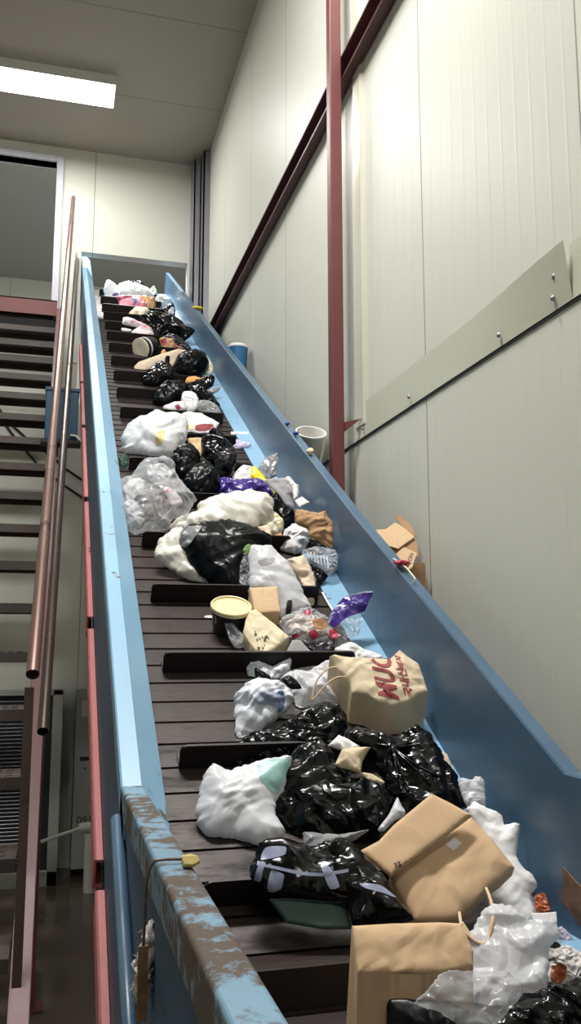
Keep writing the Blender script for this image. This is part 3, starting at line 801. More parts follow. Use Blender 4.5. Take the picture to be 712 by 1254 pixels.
b = puff('trash_bag', 'wide black bag spread to a point against the right panel', TB, [(168,392),(178,384),(191,381),(202,384),(213,386),(226,398),(239,406),(226,417),(209,413),(199,416),(190,420),(185,405),(176,398)], 'bag_black', res=30, cr=.3)
puff('food_wrapper', 'pink and white paper wrapper left of the wide black bag', 'wrapper', [(151,390),(156,388.5),(177,396),(186,402),(189,410),(188,420),(168,419),(160.5,413.5),(162,405),(168,401),(150,397)], 'paper_pink', res=22, T=.4)
puff('paper_scrap', 'thin white scrap lying on a flight under the pink wrapper', 'scrap', [(149,401.5),(161,403.5),(160,406.5),(150,405.5)], 'paper', T=.3, res=10)
# tub lying on its side
B, nn, e1, e2 = frame_at((181,436), .5, .035)
c = on_plane(172, 427, B, nn); ax = (on_plane(190,422,B,nn)-c).normalized()*.8 + (c-CAM).normalized()*.62
t = empty('food_tub', tuple(c), 'black tub lying on its side with a round cream lid towards the left', 'tub'); r_ = (on_plane(172,417,B,nn)-on_plane(172,437,B,nn)).length*.5
MB().lathe(c + ax.normalized()*.004, ax, [(r_*.97,0),(r_*1.0,.03),(r_*1.0,.05),(r_*.9,.10),(r_*.86,.12)], 28).build('tub_body', 'cup_black', t, c, smooth=True, angle=40)
MB().lathe(c + ax.normalized()*.034, ax, [(r_*1.01,0),(r_*1.02,.002),(r_*1.02,.014),(r_*1.0,.015)], 28).build('band', 'print_white', t, c, smooth=True, angle=40)
MB().lathe(c, ax, [(r_*.5,0.0),(r_*.9,-.004),(r_*1.03,-.002),(r_*1.03,.006),(r_*.9,.007)], 28).build('lid', 'cream', t, c, smooth=True, angle=40)
puff('trash_bag', 'small dark patterned bag above the brown torn wrapper', TB, [(198,414),(209,408),(223,415),(235,427),(230,430),(216,425),(204,420)], film('dark_print_film', lin((26,24,34)), .25, bscale=20, bstr=.8, c2=lin((150,140,160)), c2scale=45, c2pos=.6), res=20)
b = puff('paper_wrapper', 'torn brown wrapper with a red corner below the dark patterned bag', 'wrapper', [(195,415),(200,413.5),(212,416),(217,423),(229,429),(213,429),(206,435),(200.5,433),(198,423)], 'brownpaper', res=18)
decal(b, 'red_print', [(197,416),(202,416),(205,419),(204,422),(199,421)], 'red_plastic')
puff('food_wrapper', 'small yellow wrapper corner by the black tub', 'wrapper', [(198,430),(202,428),(205,436),(200,441),(196,437)], 'orange', res=10)
puff('paper_sheet', 'pale sheet spreading left above the knot of black bags', 'paper', [(164,449),(170,443),(199,433),(219,427),(233,430),(216,441),(211,449),(187,450),(176,456),(165,455)], 'beige', T=.3, res=22, soft=False)
puff('food_wrapper', 'cream wrapper squeezed right of the round black bag', 'wrapper', [(252,434),(261,447),(260,457),(250,460),(250,445)], 'cream', res=14)
puff('trash_bag', 'round upright black bag, the upper right of the black cluster', TB, [(212,452),(216,438),(227,431),(241,429),(252,434.6),(256,445.6),(251,457),(241,463),(227,464),(217,462)], 'bag_black_soft', res=26, cr=.18, T=.8)
b = puff('trash_bag', 'shiny knotted black bag, the leftmost of the black cluster', TB, [(174,465.6),(181,453),(194,443),(201,442),(203,437),(208,437),(208,444),(212,453),(211,465),(199,469),(186.5,476),(176.5,473)], 'bag_black', res=28, cr=.2, T=.75)
puff('food_wrapper', 'orange peel wrapper caught between the black bags', 'wrapper', [(227,469),(230,462),(239.5,461),(248,464.7),(241,470)], 'orange', base=(236,482), lift=.05, res=14)
puff('trash_bag', 'flattened black bag by the right panel below the orange wrapper', TB, [(226,472),(236,468),(252,461),(263,461),(261,473),(254,478),(262,487.5),(269.5,497),(259.5,502),(243,490),(230,482)], 'bag_black', res=26, cr=.3)
puff('trash_bag', 'lower black bag of the cluster with pleats running to its left corner', TB, [(187,493),(192,477),(205,467),(223,468),(229,476.6),(228,488),(217.5,493),(210,497),(198,500)], 'bag_black_soft', res=28, cr=.2, T=.7)
puff('plastic_strip', 'grey plastic strip lying against the panel skirt by the flattened black bag', 'strip', [(243,482),(262,475),(270,474),(268,479),(256,485),(247,486)], 'bag_grey', base=(256,492), T=.4, res=14)
b = puff('food_packet', 'small white packet with a red mark below the black cluster', 'packet', [(199,499),(212,493),(225,492),(227,503),(210,505)], 'paper', res=14)
decal(b, 'print', [(214,497),(218,495),(222,499),(218,502)], 'print_maroon', res=8)
puff('plastic_bag', 'grey clear bag crumpled against the panel skirt', PB, [(240,500),(245,491),(259.5,492),(269,500),(271,510),(267,516),(252,506)], 'bag_clear', res=22)
puff('paper_ball', 'white crumpled paper below the black cluster', 'paper', [(222,488),(225,480),(236,480.5),(243,487.5),(243,500),(234,508),(225,502)], 'paper', T=.7, res=18)
# --- upper middle
puff('packaging_scrap', 'small black and green scrap under the left edge of the big white bag', 'scrap', [(145,562),(148,556),(156,557),(157,571),(148,574)], 'green_dark', res=12)
b = puff('paper_sheet', 'white printed flyer with red and yellow print right of the big white bag', 'paper', [(220,508),(230,504),(248,507),(269,518),(260,532),(226,531)], 'paper', T=.18, res=24, soft=False, cr=.15, R=.4)
decal(b, 'red_print', [(240,521),(250,519),(262,520),(259,526),(246,528),(239,526)], 'print_red')
decal(b, 'yellow_print', [(227,521),(237,520),(237,526),(227,526)], 'stain_yellow', soft=False)
puff('carton', 'cream carton corner between the flyer and the black bags', 'carton', [(228,537),(247,536),(250,548),(245,560),(233,548)], 'carton', res=14, soft=False, T=.3, R=.4)
b = puff('plastic_bag', 'big puffed white bag with a yellow stain on the upper belt', PB, [(147,539),(152,530),(156,521),(169,512),(180,510),(188,504),(194,503.5),(203,507),(216,507),(230,517),(229,535),(220,549),(211,561),(187,562),(174,558),(153,555),(147,549),(155,548)], 'bag_white', res=32, cr=.13, T=.6)
decal(b, 'stain', [(190,540),(193,529),(200,526),(203,532),(199,541),(193,545)], 'stain_yellow')
puff('trash_bag', 'black film corner at the skirt above the lilac wrapper', TB, [(256,529),(262.5,524),(283,538),(280,542),(260,537)], 'bag_black_soft', res=16)
puff('lilac_wrapper', 'lilac wrapper lying on the pale blue skirt plate', 'wrapper', [(280,542),(286,537.5),(296,540),(308,544),(302,549),(289,551)], 'lilac', res=16, T=.5)
puff('paper_strip', 'short white strip lying across the skirt plate', 'strip', [(283,528.5),(304,528.5),(305.5,533),(283,533)], 'paper', soft=False, T=.2, res=14)
puff('trash_bag', 'black bag with a tied ear, the right lobe of the dark trio', TB, [(246,540),(250,534),(261,533),(277,539),(287,552),(291,562),(286,582),(270,590),(259,572),(248,557)], 'bag_black', res=26, cr=.2, T=.7)
puff('trash_bag', 'black bag, the round left lobe of the dark trio', TB, [(210,568),(213,554),(221,545),(234,544),(245,556),(245,570),(236,586),(218,588),(213,576)], 'bag_black_soft', res=24, cr=.17, T=.75)
puff('trash_bag', 'black bag with a shiny peak, the front lobe of the dark trio', TB, [(228,582),(239,571),(254.6,566),(267,579),(270,596),(257,610),(237,610),(223,596)], 'bag_black_soft', res=24, cr=.17, T=.75)
puff('purple_wrapper', 'deep purple crinkled wrapper above the ivory bag', 'wrapper', [(266,590),(274.5,584.7),(295,588),(316,586),(334,597),(336,612),(313,610),(289,608),(268,608)], 'purple', res=26)
puff('paper_sheet', 'white folded paper above the purple wrapper', 'paper', [(284,583),(292,574),(298,569),(310,571),(310,586),(300,591),(286,589)], 'paper', T=.3, res=14, soft=False)
puff('plastic_sheet', 'upright milky plastic sheet leaning on the right panel', 'sheet', [(318,570),(325,560),(342,554),(339,583),(326,590),(312,584)], 'bag_grey', T=.25, res=16, soft=False, cr=.15)
puff('carton', 'grey board carton leaning on the right panel beside the yellow strip', 'carton', [(322,588),(334,586),(350.5,585),(362,601),(362,624),(350.5,619),(338,604)], 'grey_card', T=.25, R=.35, res=18, soft=False, cr=.12)
puff('paper_tissue', 'white tissue tucked behind the grey carton by the panel', 'tissue', [(349,587),(354,583),(362,592),(366,595),(365,610),(360,612),(358,598)], 'paper', res=14)
puff('yellow_strip', 'bright yellow wrapper strip across the grey carton', 'wrapper', [(308,572),(313,571),(333,595),(342,603),(336,608),(326,598),(307,584)], 'yellow', T=.35, base=(335,612), lift=.03, res=18, soft=False)
puff('trash_bag', 'dark bag shadowed between the ivory bag and grey carton', TB, [(332,608),(340,604),(350,618),(360,625),(362,642),(348,650),(338,640),(334,625)], 'bag_black_soft', res=18)
b = puff('plastic_bag', 'large ivory bag bulging above the big black sack', PB, [(205,650),(211,641),(220,633),(240,626),(244,616),(262,608),(285,602.5),(307,601.5),(325,604),(335,612),(334,627),(321,640),(311,650),(280,652),(250,652),(228,656),(214,660)], 'bag_ivory', res=36, cr=.16, T=.5)
puff('white_card', 'small white card leaning on the right panel', 'card', [(361,613),(370,608),(379.5,615),(367,621)], 'paper', T=.12, R=.3, soft=False, res=12, cr=.05)
puff('drinking_straw', 'white straw piece beside the crumpled brown bag', 'straw', [(344,622),(359,624),(359,628),(344,626)], 'paper', T=1, res=14, base=(352,634), lift=.03)
b = puff('plastic_bag', 'big clear bag of grey rubbish resting against the left skirt', PB, [(140,590),(157,585),(164,579),(175,566),(191,562),(207,563),(214,570),(216.5,584),(230,598),(240,612),(230,629),(213,635),(204,648),(175,653),(165,661),(151,637),(141,615)], 'bag_clear', res=34, cr=.2, T=.55)
puff('contents', 'grey wet rubbish showing through', '', [(160,612),(174,600),(196,606),(210,616),(205,630),(190,640),(168,636)], 'contents', parent=b, lift=-.02, T=.3, res=16, base=(191,653))
puff('contents', 'white paper showing through', '', [(150,596),(166,586),(178,590),(172,606),(158,616)], 'paper', parent=b, lift=-.012, T=.4, res=14, base=(191,653), cr=.3)
puff('contents', 'white crumpled bag showing through', '', [(150,618),(164,612),(178,632),(172,646),(160,648)], 'bag_white', parent=b, lift=-.012, T=.4, res=14, base=(191,653), cr=.3)
puff('contents', 'white tissue showing through', '', [(180,572),(200,568),(212,580),(204,594),(184,590)], 'bag_white', parent=b, lift=-.012, T=.4, res=14, base=(191,653), cr=.3)
puff('contents', 'pale packet showing through', '', [(200,596),(214,600),(224,616),(212,622)], 'paper_pink', parent=b, lift=-.015, T=.3, res=12, base=(191,653))
puff('plastic_bag', 'ivory bag with wrinkled edges under the left of the big black sack', PB, [(189,680),(195,662),(208.6,650),(222,645),(232,660),(240,690),(262,716),(240,713),(226,708),(208,697),(195,687)], 'bag_ivory', res=28, cr=.22, T=.5)
puff('food_wrapper', 'yellow and white food wrapper beside the ivory bag', 'wrapper', [(316,645),(326,634),(334,626),(347,637),(347,649),(339,657),(329,658)], film('yellow_food_paper', lin((240,232,206)), .45, bscale=14, bstr=.5, c2=lin((236,204,110)), c2scale=14, c2pos=.52), res=18)
puff('carton', 'small tan box corner under the yellow food wrapper', 'carton', [(309,647),(330,642),(333,656),(328,668),(316,662)], 'beige', soft=False, T=.25, R=.35, res=14)
puff('food_wrapper', 'orange wrapper beside the white crumpled ball', 'wrapper', [(330,659),(344.5,653),(348,664),(341,672),(331,669)], film('orange_paper', lin((206,140,100)), .5, bscale=14, bstr=.5), res=14)
b = puff('trash_bag', 'big dull black sack across the middle of the belt', TB, [(220,656),(227,644),(248,640),(283,637),(307,644),(331,657),(331,670),(318,676),(308,700),(304,722),(297,730),(280,727),(257,715),(233,692),(221,671)], 'bag_black_soft', res=36, cr=.12, T=.5)
decal(b, 'clear_patch', [(221,657),(228,646),(240,644),(248,644),(240,656),(231,668),(224,670)], 'bag_grey', label='pale shiny see-through patch')
puff('paper_bag', 'crumpled brown paper bag against the right panel', 'paper bag', [(362,625),(370,624),(380,627),(390,628),(399,626),(402,633),(408,641),(408,670),(398,668),(389,662),(379,658),(376,648),(362,641)], 'kraft_dark', res=26, cr=.22, T=.45)
puff('paper_ball', 'white crumpled paper ball below the brown paper bag', 'paper', [(343,668),(348,652),(359,643),(371,643),(380,656),(378,667),(369,677),(359.5,681),(344,674)], 'paper', res=24, T=.75, cr=.25)
puff('trash_bag', 'black bag tucked between the paper ball and the ribbed lid', TB, [(376,662),(389,660),(400,670),(398,680),(384,680),(374,676)], 'bag_black', res=16)
b = puff('plastic_tray', 'clear ribbed plastic tray against the right panel', 'tray', [(371,674),(389,669.5),(402,672),(413,676),(413.5,695),(404,704),(397,701),(379,690),(370,681)], 'film_clear', res=24, T=.45, cr=.08)
for k in range(7):
    x = 376 + k*4.0; y = 679 + k*1.4
    decal(b, 'rib', [(x,y-4-k*.3),(x+1.5,y-4-k*.3),(x+3.0,y+6+k*.4),(x+1.5,y+6+k*.4)], 'print_white', soft=False, res=6)
puff('trash_bag', 'black bag scrap under the clear ribbed tray', TB, [(372,690),(384,692),(398,700),(402,706),(394,716),(386,722),(380,706)], 'bag_black', res=18)
puff('food_wrapper', 'beige wrapper right of the hazy bag with the green leaf', 'wrapper', [(350,688),(359.5,684),(373,681),(381,696),(387.5,714),(384,743),(376,742),(368,714),(356,700)], 'beige', res=24, cr=.25)
b = puff('plastic_bag', 'large hazy bag with a green leaf at its corner', PB, [(303,674),(310,669),(331,668.5),(344,680),(354.5,690.5),(364,708),(370,722),(380,744),(362,756),(344,760),(336,740),(312,732),(304,724),(305,694)], 'bag_haze', res=34, cr=.14, T=.5)
decal(b, 'print', [(316,687),(327,684),(337,684),(333,690),(321,692)], 'grey_card', label='faint grey print')
decal(b, 'print', [(352,736),(358,736),(356,752),(350,753)], 'print_dark', label='dark mark near the hem')
puff('plastic_sleeve', 'clear crinkled sleeve left of the hazy bag', 'sleeve', [(295,673),(302,671),(308,677),(308,722),(302,731),(291,735),(293,700)], 'film_clear', res=26, cr=.25, T=.6, lift=.02)
puff('leaf', 'green leaf poking out between the clear sleeve and hazy bag', 'leaf', [(297.5,675),(300,669),(306,666),(309,671),(304,679)], 'leaf', T=.25, base=(301,738), lift=.045, res=12, free=True)
# --- middle: tub, boxes, wrappers
c = on_belt(286, 770) + NB*.003
def soup_tub():
    t = empty('soup_cup', tuple(c), 'round black paper soup cup with a cream lid standing on the belt', 'cup')
    rim = on_plane(283.4, 742, c + NB*.078, NB)
    h = .078; base = rim - NB*h; hz = (base - c).dot(NB)
    R_ = (on_plane(307.5,742,rim,NB) - rim).length
    MB().lathe(base, NB, [(R_*.78,0),(R_*.97,h-.004),(R_*.99,h-.004),(R_*.93,h-.02)], 40).build('cup_wall', 'cup_black', t, c, smooth=True, angle=40)
    MB().lathe(base, NB, [(R_*.97,h-.010),(R_*1.02,h-.010),(R_*1.03,h-.004),(R_*1.03,h+.001),(R_*1.0,h+.003),(R_*.95,h+.002),(R_*.93,h-.003),(R_*.5,h-.0045)], 40).build('cup_lid', 'cup_cream', t, c, smooth=True, angle=40)
    return t, base, R_, h
cup, cbase, cR, ch = soup_tub()
# white figures on the cup
vs, fs = textmesh('13')
ax = NB; view = (CAM-cbase); e_f = (view - ax*view.dot(ax)).normalized(); e_s = ax.cross(e_f)
def on_cup(u, w):
    ang = u/(cR*.9); k = w/ch; r = cR*(.78 + .19*k) + .0012
    return cbase + ax*w + (e_f*math.cos(ang) + e_s*math.sin(ang))*r
mesh_obj('figures', [on_cup(v.x*.028-.066, v.y*.034+.034) for v in vs], fs, 'print_white', cup, c, label='white figures on the cup wall')
puff('film_scrap', 'clear film hanging over the front of the soup cup', 'film', [(273,752),(279,755),(290,768),(298,778),(300,786),(297,793),(288,793),(280,780)], 'film_clear', res=22, cr=.3, T=.5, lift=.03, base=(288,790))
puff('film_scrap', 'small flat white scrap on the slats left of the soup cup', 'scrap', [(251,754),(262,754),(262,758),(251,758)], 'paper', T=.3, res=10)
o = puff('carton', 'small square tan carton behind the dented cream box', 'carton', [(306,720),(339.5,718),(343.5,749.5),(312,752)], 'carton', soft=False, a=.45, T=.10, R=.3, cr=.03, ext=.055, base=(330,775), lift=.02, res=18, angle=35)
o = puff('foam_box', 'dented cream box with dark crumbs lying beside the soup cup', 'box', [(303,749),(313,746.5),(335,763),(355,780.5),(340,794),(323,806),(312,797),(298,774)], 'foam', soft=False, a=.4, T=.16, R=.5, cr=.10, fq=5, ext=.052, base=(322,812), lift=.02, res=26, angle=35)
rnd = random.Random(5)
for k in range(14):
    x = rnd.gauss(319,5); y = rnd.gauss(783,5); r = rnd.uniform(.7,1.7)
    if k == 13: x, y, r = 322, 799, 2
    decal(o, 'crumb', [(x-r,y-r*.6),(x+r*.4,y-r),(x+r,y+r*.3),(x-r*.2,y+r)], 'print_dark', res=3, off=.002)
puff('grey_card', 'smooth grey card sheet propped below the dented box', 'card', [(350,800),(358,784),(368,784),(394,811.6),(380,826),(352,826)], 'grey_card', soft=False, T=.12, R=.3, cr=.03, res=18)
puff('plastic_tray', 'dark purple shallow tray under the clear food bag', 'tray', [(364,785),(411,786),(409,798),(389,804),(378,795)], film('dark_tray', lin((56,46,64)), .3, bscale=6, bstr=.1), soft=False, T=.3, R=.4, res=16, lift=-.01)
b = puff('food_bag', 'clear bag of red and tan food scraps in the middle of the belt', PB, [(343,760),(355,751.5),(371,745),(382,745.5),(399,755),(409,765),(417,777),(428,787),(412,794),(389,787),(369,787),(353,778),(344,768)], 'film_clear', res=30, cr=.2, T=.5, lift=.02)
puff('food_scraps', None, '', [(350,765),(362,754),(380,751),(398,760),(412,775),(416,786),(396,783),(372,782),(356,775)], film('pale_food', lin((240,220,208)), .4, bscale=18, bstr=.7, c2=lin((206,70,80)), c2scale=26, c2pos=.6), parent=b, T=.45, res=22, cr=.3, base=(385,787), lift=.006)
for pts, mt in (([(383,760),(396,757),(402,766),(394,772),(385,768)], 'brownpaper'), ([(378,775),(386,771),(391,779),(382,783)], 'red_plastic'), ([(403,772),(411,771),(415,780),(406,782)], 'red_plastic'), ([(372,748),(380,747),(381,753),(374,753)], 'red_plastic'), ([(358,778),(364,775),(366,780),(359,782)], 'red_plastic')):
    decal(b, 'food_piece', pts, mt, res=8)
b = puff('purple_wrapper', 'purple and clear wrapper standing up against the right panel', 'wrapper', [(400,763),(409,745.7),(422.4,730),(436,727),(448,723.5),(458,725.5),(452,738),(445,753.5),(439,778),(424,780),(409,770)], 'film_clear', res=28, cr=.2, T=.3)
decal(b, 'purple_print', [(401,762),(409,746),(422.4,731),(436,728),(457,726),(451,737),(447,748),(436,752),(424,757),(410,768)], 'purple')
ctube('plastic_spoon', [near((412,706),.006), near((417,714),.006), near((425,724),.006)], .006, 'silver', None, 'silvery spoon lying on the skirt plate under the ribbed tray', 'spoon')
ctube('drinking_straw', [near((395,727),.006), near((401,738),.006), near((409,751),.006)], .0035, 'paper', None, 'thin pale straw lying on the belt edge left of the purple wrapper', 'straw')
# --- lower middle
puff('paper_sheet', 'white sheet behind the red printed paper bag by the panel', 'paper', [(410,795),(430,786),(445,794),(464,801),(474,810),(446,812),(420,810)], 'paper', T=.3, res=20)
b = puff('plastic_bag', 'open silver white bag with a blue print at the left of the belt', PB, [(287,872),(288,852),(304,834),(320,830),(345,836),(355,846),(360,857),(352,872),(338,882),(323,893),(309,900),(290,908)], 'bag_silver', res=34, cr=.26, T=.5)
decal(b, 'opening', [(311,858),(314,850),(326,847),(340,848),(347,856),(344,868),(332,864),(318,862)], film('shaded_bag_inside', lin((150,158,176)), .4, bscale=10), label='inside of the bag mouth, its shade painted grey blue')  # shade inside the mouth is painted onto the bag surface
decal(b, 'print', [(339,848),(346,846),(349,856),(346,870),(340,872),(342,858)], 'print_blue', res=10)
puff('plastic_bag', 'grey and white bag with folded peaks above the open silver bag', PB, [(303,811),(314,806),(324,812),(334,816),(346,810),(357,806),(355,822),(340,833),(318,833),(304,829)], 'bag_silver', res=24, cr=.25, T=.5)
puff('trash_bag', 'black piece standing in for the shaded gap above the silver bag', TB, [(312,818),(322,822),(332,829),(326,836),(314,832)], 'bag_black', res=12, base=(322,846), lift=.03)  # black shape put in for the shade in the gap, no bag of its own
puff('plastic_bag', 'crinkled white clear bag left of the red printed paper bag', PB, [(344,832),(354,823),(381,821),(401,809),(416,816),(428,833),(430,857),(425,872),(401,864),(383,864),(366,872),(356,848)], 'bag_haze', res=32, cr=.24, T=.5)
puff('trash_bag', 'black piece standing in for the shaded opening beside the crinkled white bag', TB, [(345,831),(354,827),(364,834),(370,843),(358,844),(350,838)], 'bag_black_soft', res=14, base=(358,878), lift=.04)  # shade of the opening, laid in as a black shape
mom = puff('paper_bag', 'kraft paper bag with large red lettering lying against the right panel', 'paper bag', [(404,803.6),(410,802),(421,804.6),(449,805.6),(478,807),(489.5,796.5),(498,803),(513,813),(519,830),(524.5,848),(502,860),(480,866),(463,862),(449,852),(431,850),(429,838),(412,817)], 'kraft_pale', soft=False, a=.5, T=.22, R=.8, cr=.13, fq=4.5, ext=.085, base=(478,896), lift=.075, res=34, angle=28, extdir=(0.02,.42,-.9))
# lettering runs down the bag on its side
words(mom, 'MUO', (489,858), (-5.5,-25.0), (-36.0,-8.0), 'print_red', label='large red letters')
words(mom, '국내산', (507,854), (-4.2,-13.0), (-13.0,-2.0), 'print_red', label='small red lettering')
words(mom, '버거', (496,820), (-3.0,-9.0), (-9.0,-2.0), 'print_red', label='small red lettering')
hp = lambda x, y, l: near((x, y), l)
B_, n_, e1_, e2_, _, _ = INFO[mom.name]
hl = lambda x, y, k=0.0: on_plane(x, y, B_ + n_*k, n_)
ctube('handle', [hl(412,817,.004), hl(402,819,.02), hl(391,829,.025), hl(385,842,.02), hl(382,858,.012)], .0022, 'twine', mom)
ctube('handle', [hl(424,829,.012), hl(412,830,.02), hl(400,838,.025), hl(390,850,.02), hl(383,858,.012)], .0022, 'twine', mom)
puff('paper_strip', 'beige paper strip by the right panel above the sheet kraft bag', 'paper', [(540,921),(548,924),(554,940),(560,953),(553,955),(548,940)], 'beige', T=.3, res=14)
b = puff('trash_bag', 'shiny crumpled black bag trailing left below the silver bag', TB, [(271,932),(286,913),(310.5,897),(337,890.5),(364,875),(380,866),(396,859),(414,863),(425,884),(422,900),(404,918),(390,935),(362,952),(330,952),(300,950),(285,942)], 'bag_black', res=38, cr=.3, T=.5, fq=4.5)
b = puff('trash_bag', 'tall knotted black bag with pleats leaning on the right panel', TB, [(424,899),(433,890),(450,893),(466,898),(483,902),(497,894),(511,889),(526,897),(541.6,926),(557,946),(575,987),(562,994),(540,1010),(505,1020),(484,1005),(471,973),(469,958),(455.6,922),(425,907)], 'bag_black', res=38, cr=.2, T=.45, fq=4)
for k, (x, y) in enumerate(((455,905),(468,930),(488,955),(505,960),(528,958),(545,948),(520,905),(500,900))):
    ctube('pleat', [caster(b).find_nearest(hp_)[0] for hp_ in (on_plane(484,912,INFO[b.name][0]+INFO[b.name][1]*.06,INFO[b.name][1]), on_plane((484+x)/2,(912+y)/2,INFO[b.name][0]+INFO[b.name][1]*.06,INFO[b.name][1]), on_plane(x,y,INFO[b.name][0]+INFO[b.name][1]*.06,INFO[b.name][1]))], .0035, 'bag_black', b)
b = puff('plastic_bag', 'white bag with a mint green corner at the left of the lower belt', PB, [(240,999),(244,972),(250,947.5),(261,936),(270,938),(281,943.6),(306,936),(328,929),(357,929),(350,962),(336,991),(350,1022),(336,1034),(320,1039),(300,1033),(277,1027),(250,1023)], 'bag_white', res=36, cr=.12, T=.5)
decal(b, 'print', [(316,938),(328,931),(355,931),(346,958),(338,972),(326,962),(318,952)], 'mint', label='mint green corner')
b = puff('trash_bag', 'big glossy black bag in the middle of the lower pile', TB, [(330,994),(340,967),(338,947),(357,931),(361,917),(380,910),(396,908),(410,924),(413,940),(440,953),(471,964),(482,985),(474,1006),(462,1024),(430,1031),(400,1035),(366,1027),(344,1010)], 'bag_black', res=40, cr=.2, T=.5, fq=3.6)
puff('paper_wrapper', 'torn tan paper wrapper on top of the glossy black bags', 'wrapper', [(410,937),(419,918),(436,916),(454,915),(444,933),(442,948),(426,942),(415,940)], 'kraft_pale', res=20, cr=.25, base=(430,985), lift=.10, soft=False)
puff('paper_scrap', 'white paper scrap on top of the black bags beside the tan wrapper', 'paper', [(402,913),(415,900),(428,906),(441,914),(436,922),(425,922)], 'paper', res=16, base=(425,985), lift=.09, soft=False)
puff('paper_strip', 'pale tan strip of paper on the glossy black bag', 'paper', [(441,946),(456,948),(471,957),(469,960),(452,955)], 'kraft_pale', res=14, base=(456,990), lift=.10, T=.5)
puff('plastic_bag', 'grey clear bag corner under the big glossy black bag', PB, [(371,1020),(403,1022),(430,1020),(452,1016),(436,1028),(415,1038),(404,1048),(395,1054),(381,1050)], 'bag_grey', res=22, cr=.2, base=(405,1082), lift=.10)
b = puff('trash_bag', 'black bag with pale lilac stripes at the bottom left of the pile', TB, [(310,1078),(308,1058),(316,1042),(324,1028),(348,1026),(379,1036),(400,1030),(427,1030),(462,1064),(482,1092),(507,1126),(480,1133),(434,1134),(424,1108),(379,1098),(340,1096)], 'bag_black', res=38, cr=.18, T=.5, fq=3.2, lift=.085)
for pts in ([(311.5,1077),(316,1062),(320,1055.7),(326,1057.6),(322,1066),(319.7,1079)], [(328,1093),(329,1078),(333,1065.5),(348,1071),(347,1080),(344,1089)], [(316,1055),(332,1059.5),(348,1063),(372,1068),(395,1069),(427,1064),(427,1068),(395,1073),(370,1072),(348,1067),(330,1063),(315,1060)], [(393,1060),(404,1062),(412,1074),(416,1086),(404,1088)], [(326,1038),(350,1037),(350,1046),(340,1050),(320,1053)], [(440,1082),(465,1084),(486,1100),(470,1094),(448,1088)]):
    decal(b, 'stripe', pts, 'print_lilac', res=10)
puff('carton', 'dark green carton edge under the striped black bag', 'carton', [(329,1101),(352,1100),(421,1105),(432,1138),(395,1138),(352,1131),(338,1113)], 'green_dark', soft=False, T=.15, R=.3, cr=.03, res=20, lift=.06)
# --- bottom right
puff('plastic_bag', 'small white bag tip between the glossy black bag and the kraft bag', PB, [(463,1016),(477,996),(487,976),(491,985),(497,997),(480,1008),(470,1018)], 'bag_white', res=16, base=(480,1035), lift=.04)
puff('plastic_bag', 'small hazy bag tight against the panel above the white paper heap', PB, [(562,956),(570,953),(579,955),(582,951),(593,955),(595,983),(591,990),(574,990),(566,975)], 'bag_haze', res=22, cr=.2)
puff('food_scraps', 'brown food scraps against the panel above the white card', 'food waste', [(654,1100),(660,1094),(668,1095),(676,1117),(672,1122),(658,1120)], 'rustfood', res=18, cr=.35)
puff('plastic_bag', 'large white paper bag heap behind the flat kraft bag by the panel', PB, [(571,992),(576,986),(582,982),(592,988),(604,993),(615,998),(618,1010),(628,1009),(637,1010),(635,1033),(634,1050),(641,1062),(652,1071),(659,1085),(650,1096),(656,1128),(620,1136),(596,1110),(600,1080),(596,1040)], 'paper', res=38, cr=.17, T=.42)
puff('white_card', 'white folded card by the panel at the lower right', 'card', [(651,1118),(666,1118),(682,1116.5),(683,1130),(654,1131)], 'paper', soft=False, T=.2, R=.3, res=14, cr=.04)
b = puff('tissue_wad', 'mouldy white tissue wad at the right edge of the lower pile', 'tissue', [(668,1164),(682,1160),(697,1158),(712,1166),(726,1185),(715,1208),(690,1216),(672,1206)], 'fibre', res=26, cr=.18, T=.6)
decal(b, 'mould', [(676,1186),(686,1180),(694,1184),(693,1198),(684,1204),(676,1200)], 'rustfood')
puff('food_packet', 'small dark printed packet above the tissue wad', 'packet', [(681,1142),(688,1134),(700,1146),(703,1154),(694,1156)], film('printed_pack', lin((190,186,198)), .4, bscale=14, c2=lin((84,76,100)), c2scale=40), res=14)
puff('plastic_bag', 'hazy white bag spread in front of the kraft bags at the lower right', PB, [(575,1150),(588,1120),(606,1106),(626,1110),(650,1126),(680,1127),(686,1146),(672,1162),(674,1190),(667,1214),(640,1226),(602,1240),(575,1226),(566,1190)], 'bag_haze', res=38, cr=.2, T=.26, lift=.0)
fl = puff('paper_bag', 'flat kraft paper bag with a folded flap and a twine handle', 'paper bag', [(478,1070),(500,1052),(552,1020),(577,1000),(598,1022),(630.5,1062),(614,1078),(597,1090),(578,1110),(560,1127.5),(536,1130),(509,1130),(494,1106)], 'kraft', soft=False, a=.55, T=.20, R=.5, cr=.10, fq=3.2, ext=.02, base=(560,1128), lift=.09, res=36, angle=30)
puff('flap', None, '', [(529,972),(553,984),(578,998),(530,1034),(479,1071),(460,1056),(441,1042),(464,1030),(484,1009)], 'kraft', parent=fl, soft=False, a=.55, T=.12, R=.35, cr=.08, fq=3, ext=.006, base=(560,1128), lift=.125, res=30, angle=30)
decal(fl, 'sticker', [(545,1034),(556,1025),(566,1033),(556,1042)], 'paper', soft=False, res=6)
flap = [o for o in bpy.data.objects if o.name.startswith('flap')][-1]
words(flap, '32', (482,1058), (8.6,-3.0), (2.0,8.0), 'print_dark', label='small printed number')
B_, n_ = INFO[fl.name][:2]
hk = lambda x, y, k: on_plane(x, y, B_ + n_*k, n_)
ctube('handle', [hk(596,1088,0.076), hk(602,1105,0.144), hk(604,1124,0.178), hk(600,1146,0.178), hk(593,1156,0.178), hk(580,1151,0.178), hk(567,1137,0.174), hk(563,1118,0.136)], .0028, 'twine', fl)
